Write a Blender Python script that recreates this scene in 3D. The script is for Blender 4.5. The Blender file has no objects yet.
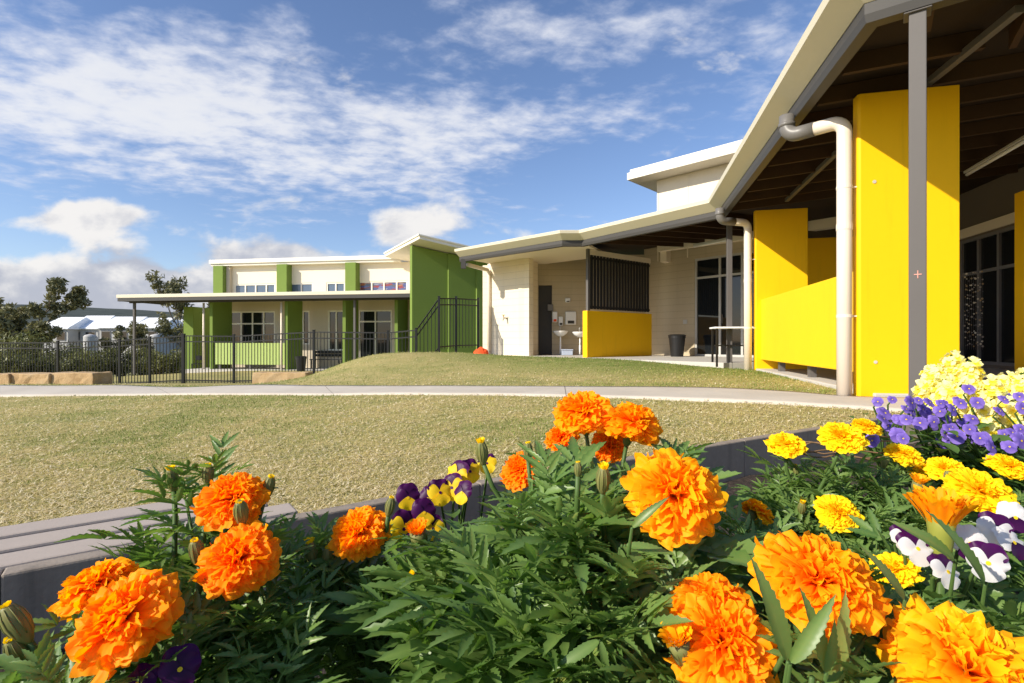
import bpy, math, random
import numpy as np
from mathutils import Vector, Matrix, Quaternion

SC = bpy.context.scene
COL = SC.collection
R = math.radians
CAMZ = 0.5
def W(px, py, d):                       # a point seen in the photo at depth d (metres along +Y)
    return Vector(((px-512)/512*d, d, CAMZ-(py-341.5)/512*d))

# ------------------------------------------------------------------ tagging
def tag(o, label=None, cat=None, group=None, kind=None):
    if label: o['label'] = label
    if cat: o['category'] = cat
    if group: o['group'] = group
    if kind: o['kind'] = kind
    return o
def empty(name, loc=(0,0,0), label=None, cat=None, group=None):
    o = bpy.data.objects.new(name, None); o.location = loc; COL.objects.link(o)
    o.empty_display_size = 0.2
    return tag(o, label, cat, group)

# ------------------------------------------------------------------ mesh builder
class MB:
    def __init__(s): s.v=[]; s.f=[]; s.m=[]
    def add(s, vs, fs, mi=0):
        n=len(s.v); s.v += [tuple(v) for v in vs]; s.f += [tuple(i+n for i in f) for f in fs]; s.m += [mi]*len(fs)
        return s
    def box(s, x0,x1,y0,y1,z0,z1, mi=0):
        return s.prism([(x0,y0),(x1,y0),(x1,y1),(x0,y1)], z0, z1, mi)
    def prism(s, poly, z0, z1, mi=0):   # z may be a number or a function of (x, y)
        n=len(poly); a=sum(poly[i][0]*poly[(i+1)%n][1]-poly[(i+1)%n][0]*poly[i][1] for i in range(n))
        if a<0: poly=poly[::-1]
        fz=lambda z,p: z(p[0],p[1]) if callable(z) else z
        vs=[(p[0],p[1],fz(z0,p)) for p in poly]+[(p[0],p[1],fz(z1,p)) for p in poly]
        fs=[tuple(range(n-1,-1,-1)), tuple(range(n,2*n))]
        for i in range(n):
            j=(i+1)%n; fs.append((i,j,n+j,n+i))
        return s.add(vs,fs,mi)
    def seg(s, p0,p1,th,z0,z1,mi=0,side=1,inset=0):   # wall along p0->p1, thickness to the left (side=1)
        p0=Vector(p0[:2]); p1=Vector(p1[:2]); d=(p1-p0).normalized(); n=Vector((-d.y,d.x))*side
        a=p0+n*inset; b=p1+n*inset
        return s.prism([a,b,b+n*th,a+n*th],z0,z1,mi)
    def beam(s, p0,p1,w,h,mi=0,up=(0,0,1)):
        p0=Vector(p0); p1=Vector(p1); d=(p1-p0).normalized(); up=Vector(up)
        x=d.cross(up)
        if x.length<1e-4: x=d.cross(Vector((0,1,0)))
        x.normalize(); z=x.cross(d)
        vs=[]
        for p in (p0,p1):
            for sx,sz in ((-1,-1),(1,-1),(1,1),(-1,1)): vs.append(p+x*sx*w/2+z*sz*h/2)
        return s.add(vs,[(0,1,2,3),(7,6,5,4),(0,4,5,1),(1,5,6,2),(2,6,7,3),(3,7,4,0)],mi)
    def tube(s, pts, r, n=12, mi=0, cap=True):
        pts=[Vector(p) for p in pts]; rs=r if isinstance(r,(list,tuple)) else [r]*len(pts)
        vs=[]; fs=[]; prev=None
        for i,p in enumerate(pts):
            d=(pts[min(i+1,len(pts)-1)]-pts[max(i-1,0)]).normalized()
            if prev is None:
                x=d.orthogonal().normalized()
            else:
                x=(prev-d*prev.dot(d)).normalized()
            prev=x; y=d.cross(x)
            for k in range(n):
                a=2*math.pi*k/n; vs.append(p+(x*math.cos(a)+y*math.sin(a))*rs[i])
        for i in range(len(pts)-1):
            for k in range(n):
                k2=(k+1)%n; fs.append((i*n+k,i*n+k2,(i+1)*n+k2,(i+1)*n+k))
        if cap:
            fs.append(tuple(range(n-1,-1,-1))); b=(len(pts)-1)*n; fs.append(tuple(range(b,b+n)))
        return s.add(vs,fs,mi)
    def revolve(s, prof, c=(0,0,0), n=20, mi=0):   # prof: (r,z)
        vs=[]; fs=[]
        for r,z in prof:
            for k in range(n):
                a=2*math.pi*k/n; vs.append((c[0]+r*math.cos(a),c[1]+r*math.sin(a),c[2]+z))
        for i in range(len(prof)-1):
            for k in range(n):
                k2=(k+1)%n; fs.append((i*n+k,i*n+k2,(i+1)*n+k2,(i+1)*n+k))
        fs.append(tuple(range(n-1,-1,-1))); b=(len(prof)-1)*n; fs.append(tuple(range(b,b+n)))
        return s.add(vs,fs,mi)
    def build(s, name, mat, parent=None, bevel=0, smooth=False, loc=None):
        me=bpy.data.meshes.new(name)
        o0=Vector(loc) if loc is not None else (Vector(parent.location) if parent and parent.type=='EMPTY' else Vector((0,0,0)))
        me.from_pydata([tuple(Vector(v)-o0) for v in s.v],[],s.f)
        mats=mat if isinstance(mat,(list,tuple)) else [mat]
        for m in mats: me.materials.append(m)
        if len(mats)>1: me.polygons.foreach_set('material_index',s.m)
        if smooth: me.polygons.foreach_set('use_smooth',[True]*len(me.polygons))
        me.update()
        o=bpy.data.objects.new(name,me); COL.objects.link(o)
        if parent is not None:
            o.parent=parent
            if parent.type!='EMPTY':     # sub-part: keep world position
                o.parent=parent
                o.location = (0,0,0)
                base=parent.parent.location if parent.parent else Vector((0,0,0))
                if loc is None:
                    for vv in me.vertices: vv.co -= Vector(base)
        else: o.location=o0
        if bevel:
            b=o.modifiers.new('bev','BEVEL'); b.width=bevel; b.segments=2; b.limit_method='ANGLE'; b.angle_limit=R(40)
        return o
def np_mesh(name, V, F, mat, parent=None, origin=(0,0,0), smooth=False, attr=None, mats=None, midx=None):
    me=bpy.data.meshes.new(name); V=np.asarray(V,dtype=np.float64)-np.asarray(origin); F=np.asarray(F,dtype=np.int32)
    me.vertices.add(len(V)); me.vertices.foreach_set('co',V.ravel())
    k=F.shape[1]; me.loops.add(F.size); me.loops.foreach_set('vertex_index',F.ravel())
    me.polygons.add(len(F)); me.polygons.foreach_set('loop_start',np.arange(len(F),dtype=np.int32)*k)
    try: me.polygons.foreach_set('loop_total',np.full(len(F),k,dtype=np.int32))
    except Exception: pass
    for m in (mats or [mat]): me.materials.append(m)
    if midx is not None: me.polygons.foreach_set('material_index',np.asarray(midx,dtype=np.int32))
    me.update(calc_edges=True)
    if smooth: me.polygons.foreach_set('use_smooth',np.ones(len(F),dtype=bool))
    if attr is not None:
        a=me.attributes.new('tone','FLOAT','POINT'); a.data.foreach_set('value',np.asarray(attr,dtype=np.float32))
    o=bpy.data.objects.new(name,me); COL.objects.link(o)
    if parent is not None: o.parent=parent
    else: o.location=origin
    return o

# ------------------------------------------------------------------ materials
class NT:
    def __init__(s, m): s.t=m.node_tree; s.n=s.t.nodes; s.l=s.t.links
    def new(s, typ, **kw):
        n=s.n.new(typ)
        for k,v in kw.items(): setattr(n,k,v)
        return n
    def link(s,a,b): s.l.new(a,b)
    def math(s,op,a,b=None,c=None,clamp=False):
        n=s.n.new('ShaderNodeMath'); n.operation=op; n.use_clamp=clamp
        for i,x in enumerate((a,b,c)):
            if x is None: continue
            if isinstance(x,(int,float)): n.inputs[i].default_value=x
            else: s.l.new(x,n.inputs[i])
        return n.outputs[0]
    def sstep(s,a,lo,hi):
        n=s.n.new('ShaderNodeMapRange'); n.interpolation_type='SMOOTHSTEP'; n.clamp=True
        s.l.new(a,n.inputs[0]); n.inputs[1].default_value=lo; n.inputs[2].default_value=hi
        return n.outputs[0]
    def noise(s,vec,scale,detail=4,rough=.55,dist=0.0,out='Fac'):
        n=s.n.new('ShaderNodeTexNoise'); n.inputs['Scale'].default_value=scale; n.inputs['Detail'].default_value=detail
        n.inputs['Roughness'].default_value=rough; n.inputs['Distortion'].default_value=dist
        if vec is not None: s.l.new(vec,n.inputs['Vector'])
        return n.outputs[out]
    def ramp(s,fac,stops):
        n=s.n.new('ShaderNodeValToRGB'); cr=n.color_ramp
        while len(cr.elements)<len(stops): cr.elements.new(.5)
        for e,(p,c) in zip(cr.elements,stops):
            e.position=p; e.color=(*c,1)
        s.l.new(fac,n.inputs[0]); return n.outputs[0]
    def mix(s,fac,a,b,mode='MIX'):
        n=s.n.new('ShaderNodeMix'); n.data_type='RGBA'; n.blend_type=mode
        if isinstance(fac,(int,float)): n.inputs[0].default_value=fac
        else: s.l.new(fac,n.inputs[0])
        for i,x in ((6,a),(7,b)):
            if isinstance(x,tuple): n.inputs[i].default_value=(*x,1)
            else: s.l.new(x,n.inputs[i])
        return n.outputs[2]
    def bump(s,h,strength=.3,dist=.01):
        n=s.n.new('ShaderNodeBump'); n.inputs['Strength'].default_value=strength; n.inputs['Distance'].default_value=dist
        s.l.new(h,n.inputs['Height']); return n.outputs[0]
def mat(name):
    m=bpy.data.materials.new(name); m.use_nodes=True
    t=NT(m); b=t.n['Principled BSDF']; return m,t,b
def paint(name, col, rough=.6, var=.12, scale=3, spec=.3, metal=0, bump=0, bscale=80, lines=None, fine=.06, grime=0):
    """Solid painted / metal / concrete surface with blotches, fine grain, and optional course joints (axis, period, width, depth)."""
    m,t,b=mat(name)
    tc=t.new('ShaderNodeTexCoord'); g=t.new('ShaderNodeNewGeometry'); pos=g.outputs['Position']
    n1=t.noise(pos,scale,5,.6); n2=t.noise(pos,scale*17,3,.6)
    f=t.math('ADD',t.math('MULTIPLY',t.math('SUBTRACT',n1,.5),var*2),t.math('MULTIPLY',t.math('SUBTRACT',n2,.5),fine*2))
    f=t.math('ADD',f,1.0)
    if grime:
        mp=t.new('ShaderNodeMapping'); mp.inputs['Scale'].default_value=(5,5,.35); t.link(pos,mp.inputs[0])
        st=t.sstep(t.noise(mp.outputs[0],2.2,5,.65),.52,.75)
        f=t.math('MULTIPLY',f,t.math('SUBTRACT',1.0,t.math('MULTIPLY',st,grime)))
    hs=t.new('ShaderNodeHueSaturation'); hs.inputs['Color'].default_value=(*col,1); t.link(f,hs.inputs['Value'])
    c=hs.outputs[0]
    h=None
    if bump: h=t.math('MULTIPLY',t.noise(pos,bscale,3,.6),bump)
    if lines:
        ax,per,wd,dep=lines
        sx=t.new('ShaderNodeSeparateXYZ'); t.link(pos,sx.inputs[0])
        fr=t.math('FRACT',t.math('DIVIDE',sx.outputs[ax],per))
        ln=t.math('LESS_THAN',fr,wd/per)
        c=t.mix(t.math('MULTIPLY',ln,dep),c,tuple(x*.45 for x in col))
        hh=t.math('MULTIPLY',ln,-1.0); h=hh if h is None else t.math('ADD',h,hh)
    t.link(c,b.inputs['Base Color']); b.inputs['Roughness'].default_value=rough
    b.inputs['Metallic'].default_value=metal; b.inputs['Specular IOR Level'].default_value=spec
    if h is not None: t.link(t.bump(h,.5,.006),b.inputs['Normal'])
    return m

M={}
M['cream']=paint('cream_paint',(.80,.70,.53),.7,.04,.8,.2,fine=.02,grime=.06)
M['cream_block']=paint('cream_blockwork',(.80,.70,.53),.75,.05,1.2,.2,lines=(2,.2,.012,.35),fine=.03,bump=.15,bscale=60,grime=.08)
M['buff_block']=paint('buff_blockwork',(.50,.42,.29),.75,.05,1.2,.2,lines=(2,.2,.012,.35),fine=.03,bump=.15,bscale=60,grime=.08)  # cream blockwork with alcove and veranda shade mixed into the colour
M['buff']=paint('buff_wall',(.58,.50,.38),.7,.04,.8,.2,fine=.02,grime=.06)  # cream wall paint, canopy shade worked into the base colour
M['wall_dim']=paint('dark_taupe_wall',(.17,.14,.11),.8,.06,1,.1,fine=.03)  # back wall colour darkened to stand in for deep veranda shade
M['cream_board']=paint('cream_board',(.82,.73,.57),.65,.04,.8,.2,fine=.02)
M['fascia']=paint('cream_roof_metal',(.70,.64,.49),.45,.05,.8,.35,fine=.02)
M['white_trim']=paint('white_trim',(.83,.78,.67),.5,.03,1,.3,fine=.02)
M['yellow']=paint('yellow_paint',(.93,.52,.002),.55,.05,.9,.25,fine=.02,bump=.06,bscale=120,grime=.09)
M['yellow_pale']=paint('weathered_yellow_paint',(.94,.585,.015),.6,.06,1.1,.2,fine=.03,bump=.08,bscale=120,grime=.04)
M['green']=paint('green_render',(.175,.25,.055),.8,.08,1.2,.15,fine=.05,bump=.3,bscale=50)
M['lime']=paint('lime_board',(.40,.50,.16),.7,.05,1.2,.2,fine=.03,lines=(0,.15,.015,.3))
M['steel']=paint('grey_steel_paint',(.115,.105,.098),.5,.06,3,.3,fine=.03)
M['gutter']=paint('dark_grey_gutter',(.06,.056,.052),.5,.06,2,.3,fine=.02)
M['black_metal']=paint('black_powder_coat',(.012,.012,.012),.4,.1,3,.4)
M['black_slat']=paint('black_stained_slat',(.02,.019,.018),.6,.1,5,.3)
M['black_plastic']=paint('black_plastic',(.014,.014,.015),.45,.1,6,.4)
M['timber_dark']=paint('dark_roof_timber',(.06,.034,.018),.75,.2,2,.15,fine=.1)
M['deck_dark']=paint('dark_roof_lining',(.035,.024,.016),.8,.15,2,.1)
M['pipe']=paint('cream_pvc_pipe',(.80,.69,.56),.4,.04,1.5,.4,fine=.02,grime=.06)
M['pvc_grey']=paint('grey_pvc',(.16,.15,.14),.4,.05,4,.4)
M['frame_grey']=paint('window_frame_grey',(.50,.49,.46),.4,.04,2,.4)
M['frame_dark']=paint('window_frame_dark',(.19,.18,.17),.4,.04,2,.4)
M['porcelain']=paint('white_porcelain',(.82,.82,.80),.2,.02,2,.5)
M['orange_cloth']=paint('orange_red_fabric',(.85,.10,.025),.8,.15,8,.2)
M['door_dark']=paint('dark_door',(.05,.045,.04),.5,.06,2,.3)
M['table_white']=paint('white_laminate',(.85,.84,.82),.35,.02,2,.4)
M['roof_white']=paint('white_roof_sheet',(.80,.81,.82),.5,.05,.3,.3)
M['far_wall']=paint('grey_house_wall',(.45,.44,.42),.8,.1,.4,.1)
M['conc']=paint('veranda_concrete',(.52,.49,.44),.85,.1,1.5,.2,fine=.1,bump=.3,bscale=90)
M['tray']=paint('blue_grey_plastic',(.42,.48,.60),.4,.03,4,.3)
M['bark']=paint('grey_bark',(.16,.13,.10),.9,.25,2,.1,bump=.5,bscale=20)
M['bench']=paint('grey_brown_bench_slat',(.43,.36,.30),.6,.08,3,.3,fine=.06,bump=.15,bscale=150)
M['planter']=paint('charcoal_planter_wall',(.30,.245,.19),.6,.2,3,.3,fine=.18,bump=.35,bscale=120,grime=.35)
M['chalk']=paint('pink_chalk',(.85,.40,.32),.8,.1,20,.1)
M['scuff']=paint('white_scuff',(.85,.83,.78),.8,.1,20,.1)
def glass(name,col,rough=.04):
    m,t,b=mat(name); b.inputs['Base Color'].default_value=(*col,1); b.inputs['Roughness'].default_value=rough
    b.inputs['Specular IOR Level'].default_value=.5; return m
M['glass']=glass('dark_window_glass',(.012,.014,.016))
M['glass_blue']=glass('bluish_window_glass',(.10,.14,.20),.05)
def sandstone():
    m,t,b=mat('sandstone'); g=t.new('ShaderNodeNewGeometry'); pos=g.outputs['Position']
    n=t.noise(pos,2.2,7,.65,.4); n2=t.noise(pos,30,4,.7)
    c=t.ramp(n,[(.25,(.36,.21,.09)),(.5,(.52,.35,.17)),(.75,(.60,.45,.27))])
    c=t.mix(t.math('MULTIPLY',n2,.35),c,(.30,.20,.11))
    t.link(c,b.inputs['Base Color']); b.inputs['Roughness'].default_value=.9
    t.link(t.bump(t.math('ADD',n,t.math('MULTIPLY',n2,.5)),.7,.03),b.inputs['Normal']); return m
M['sandstone']=sandstone()
def coloured_glass():
    m,t,b=mat('sticker_glass'); g=t.new('ShaderNodeNewGeometry'); mp=t.new('ShaderNodeMapping')
    mp.inputs['Scale'].default_value=(1.6,1.6,7); t.link(g.outputs['Position'],mp.inputs[0])
    v=t.new('ShaderNodeTexVoronoi'); v.inputs['Scale'].default_value=1.5; t.link(mp.outputs[0],v.inputs['Vector'])
    s=t.new('ShaderNodeSeparateColor'); t.link(v.outputs['Color'],s.inputs[0])
    c=t.ramp(s.outputs[0],[(0,(.06,.07,.10)),(.35,(.10,.12,.30)),(.5,(.30,.30,.34)),(.65,(.35,.16,.07)),(.8,(.28,.05,.05)),(1,(.10,.11,.13))])  # orange, red and blue reflections painted as patches in the pane colour
    t.link(c,b.inputs['Base Color']); b.inputs['Roughness'].default_value=.08; return m
M['glass_col']=coloured_glass()

def leafmat(name, c0,c1, trans=.35, rough=.5, spec=.35, tcol=None, warm=None, vary=0):
    m,t,b=mat(name); a=t.new('ShaderNodeAttribute',attribute_name='tone'); g=t.new('ShaderNodeNewGeometry')
    n=t.noise(g.outputs['Position'],70,3,.6)
    f=t.math('ADD',t.math('MULTIPLY',a.outputs['Fac'],.8),t.math('MULTIPLY',n,.25),clamp=True)
    c=t.ramp(f,[(0.05,c0),(.95,c1)] if warm is None else [(0.05,c0),(.85,c1),(1.0,warm)])
    if vary:
        oi=t.new('ShaderNodeObjectInfo'); hv=t.new('ShaderNodeHueSaturation'); t.link(c,hv.inputs['Color'])
        t.link(t.math('ADD',t.math('MULTIPLY',t.math('SUBTRACT',oi.outputs['Random'],.5),vary),.5+vary*.12),hv.inputs['Hue']); c=hv.outputs[0]
    t.link(c,b.inputs['Base Color']); b.inputs['Roughness'].default_value=rough; b.inputs['Specular IOR Level'].default_value=spec
    tr=t.new('ShaderNodeBsdfTranslucent')
    hs=t.new('ShaderNodeHueSaturation'); t.link(c,hs.inputs['Color']); hs.inputs['Value'].default_value=1.5; hs.inputs['Saturation'].default_value=1.15
    t.link(hs.outputs[0],tr.inputs['Color'])
    mx=t.new('ShaderNodeMixShader'); mx.inputs[0].default_value=trans
    t.link(b.outputs[0],mx.inputs[1]); t.link(tr.outputs[0],mx.inputs[2])
    t.link(mx.outputs[0],t.n['Material Output'].inputs['Surface']); return m
M['leaf']=leafmat('marigold_leaf',(.05,.13,.024),(.21,.32,.08),.36,.40,.5,warm=(.34,.36,.09))
M['leaf_pansy']=leafmat('pansy_leaf',(.05,.12,.025),(.14,.24,.05),.28,.5,.35)
M['stem']=leafmat('plant_stem',(.07,.13,.03),(.16,.22,.06),.1,.5,.3)
M['calyx']=leafmat('calyx',(.13,.17,.045),(.34,.28,.10),.15,.5,.3)
M['cup']=leafmat('pale_flower_cup',(.30,.34,.06),(.62,.46,.07),.25,.5,.3)
M['petal_o']=leafmat('orange_petal',(.92,.25,.001),(1.0,.47,.008),.40,.55,.15,vary=.024)
M['petal_dk']=leafmat('deep_orange_petal',(.90,.21,.001),(1.0,.40,.006),.40,.55,.15,vary=.024)
M['petal_y']=leafmat('yellow_petal',(.97,.58,.002),(1.0,.76,.014),.32,.55,.15)
M['petal_yo']=leafmat('yellow_orange_petal',(.94,.33,.002),(1.0,.58,.008),.32,.55,.15)
M['pan_y']=leafmat('pansy_yellow',(.85,.52,.005),(.95,.68,.03),.3,.5,.2)
M['pan_p']=leafmat('pansy_purple',(.022,.001,.030),(.075,.005,.085),.25,.45,.25)
M['pan_w']=leafmat('pansy_white',(.66,.64,.65),(.78,.77,.75),.3,.5,.2)
M['vio']=leafmat('viola_blue_violet',(.06,.03,.26),(.33,.22,.68),.3,.5,.2)
M['snap']=leafmat('snapdragon_cream_yellow',(.90,.82,.26),(.95,.92,.52),.35,.5,.2)
M['snap_y']=leafmat('snapdragon_yellow_lip',(.92,.74,.03),(.95,.82,.12),.35,.5,.2)
M['straw']=leafmat('dry_twig',(.25,.15,.08),(.40,.27,.15),.1,.8,.1)
M['euc']=leafmat('eucalypt_leaf',(.075,.085,.04),(.27,.25,.12),.2,.5,.3)
M['shrub']=leafmat('shrub_leaf',(.055,.07,.026),(.21,.21,.075),.2,.5,.3,warm=(.22,.20,.06))
def grassmat():
    m,t,b=mat('grass_blade'); a=t.new('ShaderNodeAttribute',attribute_name='tone')
    c=t.ramp(a.outputs['Fac'],[(0,(.14,.22,.04)),(.3,(.33,.36,.10)),(.55,(.58,.48,.19)),(.8,(.76,.62,.34)),(1,(.86,.76,.52))])
    t.link(c,b.inputs['Base Color']); b.inputs['Roughness'].default_value=.7; b.inputs['Specular IOR Level'].default_value=.2
    tr=t.new('ShaderNodeBsdfTranslucent'); t.link(c,tr.inputs['Color'])
    mx=t.new('ShaderNodeMixShader'); mx.inputs[0].default_value=.25; t.link(b.outputs[0],mx.inputs[1]); t.link(tr.outputs[0],mx.inputs[2])
    t.link(mx.outputs[0],t.n['Material Output'].inputs['Surface']); return m
M['grass']=grassmat()
def lawnmat():
    m,t,b=mat('lawn_ground'); g=t.new('ShaderNodeNewGeometry'); pos=g.outputs['Position']
    big=t.noise(pos,.7,4,.6,.3); mid=t.noise(pos,3.2,5,.65,.2); fine=t.noise(pos,38,4,.75); vf=t.noise(pos,160,2,.6)
    f=t.math('ADD',t.math('MULTIPLY',big,.45),t.math('MULTIPLY',mid,.55))
    c=t.ramp(f,[(.34,(.13,.165,.04)),(.46,(.25,.24,.075)),(.56,(.38,.31,.125)),(.68,(.46,.37,.18))])
    c2=t.ramp(fine,[(.3,(.17,.15,.05)),(.5,(.46,.39,.16)),(.7,(.74,.62,.36))])
    c=t.mix(.35,c,c2)
    # greener irrigated strip on the mound near the building
    sx=t.new('ShaderNodeSeparateXYZ'); t.link(pos,sx.inputs[0])
    gr=t.math('MULTIPLY',t.sstep(t.math('ADD',sx.outputs[1],t.math('MULTIPLY',sx.outputs[0],.8)),8.8,11.6),t.sstep(sx.outputs[0],-4.5,0.8))
    gr=t.math('MULTIPLY',gr,t.math('SUBTRACT',1.0,t.sstep(sx.outputs[1],40,60)))
    c=t.mix(t.math('MULTIPLY',gr,t.sstep(mid,.25,.6)),c,t.mix(fine,(.10,.155,.03),(.24,.26,.07)))
    dist=t.new('ShaderNodeVectorMath',operation='LENGTH'); t.link(pos,dist.inputs[0])
    far=t.sstep(dist.outputs['Value'],35,80)
    c=t.mix(far,c,t.mix(mid,(.06,.075,.03),(.12,.12,.05)))
    t.link(c,b.inputs['Base Color']); b.inputs['Roughness'].default_value=.95; b.inputs['Specular IOR Level'].default_value=.1
    t.link(t.bump(t.math('ADD',fine,t.math('MULTIPLY',vf,.6)),.35,.015),b.inputs['Normal']); return m
M['lawn']=lawnmat()
def pathmat():
    m,t,b=mat('concrete_path'); g=t.new('ShaderNodeNewGeometry'); pos=g.outputs['Position']
    n=t.noise(pos,1.3,5,.6); n2=t.noise(pos,60,3,.7)
    c=t.ramp(n,[(.3,(.50,.44,.355)),(.7,(.62,.555,.46))]); c=t.mix(t.math('MULTIPLY',n2,.25),c,(.36,.32,.27))
    uv=t.new('ShaderNodeUVMap'); sx=t.new('ShaderNodeSeparateXYZ'); t.link(uv.outputs[0],sx.inputs[0])
    fr=t.math('FRACT',t.math('DIVIDE',sx.outputs[0],3.8)); ln=t.math('LESS_THAN',fr,.0035)
    c=t.mix(ln,c,(.22,.18,.14))
    t.link(c,b.inputs['Base Color']); b.inputs['Roughness'].default_value=.85
    t.link(t.bump(n2,.3,.004),b.inputs['Normal']); return m
M['path']=pathmat()
def soilmat():
    m,t,b=mat('potting_soil'); g=t.new('ShaderNodeNewGeometry'); pos=g.outputs['Position']
    n=t.noise(pos,45,6,.75,.5); n2=t.noise(pos,9,4,.6)
    c=t.ramp(n,[(.35,(.022,.014,.010)),(.55,(.075,.05,.036)),(.68,(.17,.12,.09)),(.8,(.30,.24,.20))])
    t.link(c,b.inputs['Base Color']); b.inputs['Roughness'].default_value=.95
    t.link(t.bump(t.math('ADD',n,n2),1.0,.03),b.inputs['Normal']); return m
M['soil']=soilmat()
def hillmat():
    m,t,b=mat('far_forest'); g=t.new('ShaderNodeNewGeometry'); pos=g.outputs['Position']
    n=t.noise(pos,.012,6,.7); n2=t.noise(pos,.06,3,.7)
    c=t.ramp(t.math('ADD',t.math('MULTIPLY',n,.6),t.math('MULTIPLY',n2,.4)),[(.35,(.055,.068,.066)),(.65,(.105,.118,.108))])  # blue-grey gum forest, distance haze put into the colour
    t.link(c,b.inputs['Base Color']); b.inputs['Roughness'].default_value=1; b.inputs['Specular IOR Level'].default_value=0; return m
M['hill']=hillmat()

# ------------------------------------------------------------------ ground height field
ctrl=[(-2,1,-.42),(0,2.5,-.36),(1.2,3.2,-.24),(-3,3,-.45),(2.1,3.9,-.12),(3,4.3,-.05),(3.3,5,-.05),(4.5,3,-.06),(4,0,-.1),(0,-4,-.35),(-5,-3,-.5),(-6,5,-.46),
 (8,-2,-.1),(-11.13,11.13,-.467),(-8,10.5,-.415),(-5.3,9.6,-.34),(-3.4,8.8,-.273),(-1.8,8.1,-.217),(-.17,7.4,-.16),(1.2,6.8,-.115),(2.3,6.2,-.07),(-14,12,-.52),
 (-9,9,-.476),(-6.4,8.6,-.412),(-3.7,7.6,-.296),(-1.6,6.75,-.204),(-.14,6.15,-.15),(1.0,5.6,-.118),(1.8,4.95,-.08),(2.5,4.5,-.056),(-12.5,9.6,-.55),
 (-3.33,12,.17),(-2.63,12,.24),(-1.92,12,.228),(-1.22,12,.205),(-.52,12.2,.175),(.19,12.4,.147),(1.15,12.2,.12),(2.2,11.3,.11),(-.4,14.4,.07),(-1.9,13.4,.19),(3.2,9.8,.02),(4.1,8.9,-.02),(3.4,6.5,-.04),(3.7,7.6,-.03),
 (0,10,-.02),(1.6,9.0,-.02),(-2.2,10.2,-.05),
 (-3.9,11.5,-.02),(-4.35,11,-.235),(-4.9,12.3,-.45),(-6,13,-.63),(-8,14,-.72),(-10.4,16.3,-.83),(-13,16.7,-.87),(-17,17,-.98),(-12.5,13,-.56),(-10,20,-.82),(-12,24,-.85),(-6,23,-.85),(-3.4,15.3,-.62),(-5.5,16,-.75),
 (-2.0,14.7,.10),(-1.3,15.6,.06),(0,16.5,-.05),(6,16,-.08),(8,10,-.08),(6,6,-.08),(8,5,-.08),(2.5,14.5,-.05),(2.6,13.2,0.0),(4.5,11,-.06),(0,22,-.8),
 (-22,22,-1.25),(-30,30,-1.9),(-20,38,-1.7),(0,38,-1.0),(25,30,-.5),(25,5,-.3),(-25,8,-.9),(-20,0,-.7),(20,-10,-.3),(-15,-12,-.7)]
CP=np.array(ctrl,dtype=float)
def _U(r2): return np.where(r2>1e-12, .5*r2*np.log(np.maximum(r2,1e-12)), 0)
_n=len(CP); _d2=((CP[:,None,:2]-CP[None,:,:2])**2).sum(-1)
_A=np.zeros((_n+3,_n+3)); _A[:_n,:_n]=_U(_d2)+np.eye(_n)*.004; _A[:_n,_n]=1; _A[:_n,_n+1:]=CP[:,:2]; _A[_n,:_n]=1; _A[_n+1:,:_n]=CP[:,:2].T
_w=np.linalg.solve(_A,np.concatenate([CP[:,2],np.zeros(3)]))
def gz(x,y):
    x=np.atleast_1d(np.asarray(x,dtype=float)); y=np.atleast_1d(np.asarray(y,dtype=float))
    sh=x.shape; x=x.ravel(); y=y.ravel(); out=np.empty(len(x))
    for i in range(0,len(x),20000):
        xs=x[i:i+20000]; ys=y[i:i+20000]
        d2=(xs[:,None]-CP[None,:,0])**2+(ys[:,None]-CP[None,:,1])**2
        out[i:i+20000]=_U(d2)@_w[:_n]+_w[_n]+_w[_n+1]*xs+_w[_n+2]*ys
    r=np.hypot(x,y); t=np.clip((r-30)/35,0,1); t=t*t*(3-2*t)
    return (np.clip(out,-3,1)*(1-t)-2.6*t).reshape(sh)
def gz1(x,y): return float(gz(x,y)[0])
def ground_hit(px,py):                 # where the ray through a pixel first meets the ground
    t=np.linspace(1.5,22,3000); u=(px-512)/512; v=(py-341.5)/512
    below=(CAMZ-v*t)<gz(u*t,t)
    i=int(np.argmax(below)) if below.any() else len(t)-1
    return (u*t[i],t[i])
xs=np.unique(np.concatenate([np.arange(-16,9,.16),-16-np.cumsum(.2*1.13**np.arange(66)),9+np.cumsum(.2*1.13**np.arange(66))]))
ys=np.unique(np.concatenate([np.arange(1,20,.16),20+np.cumsum(.2*1.13**np.arange(66)),1-np.cumsum(.4*1.2**np.arange(34))]))
GX,GY=np.meshgrid(xs,ys); GZ=gz(GX,GY)
nx,ny=len(xs),len(ys); idx=np.arange(nx*ny).reshape(ny,nx)
F=np.stack([idx[:-1,:-1],idx[:-1,1:],idx[1:,1:],idx[1:,:-1]],-1).reshape(-1,4)
lawn=np_mesh('lawn',np.stack([GX,GY,GZ],-1).reshape(-1,3),F,M['lawn'],smooth=True); tag(lawn,kind='structure')

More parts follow.
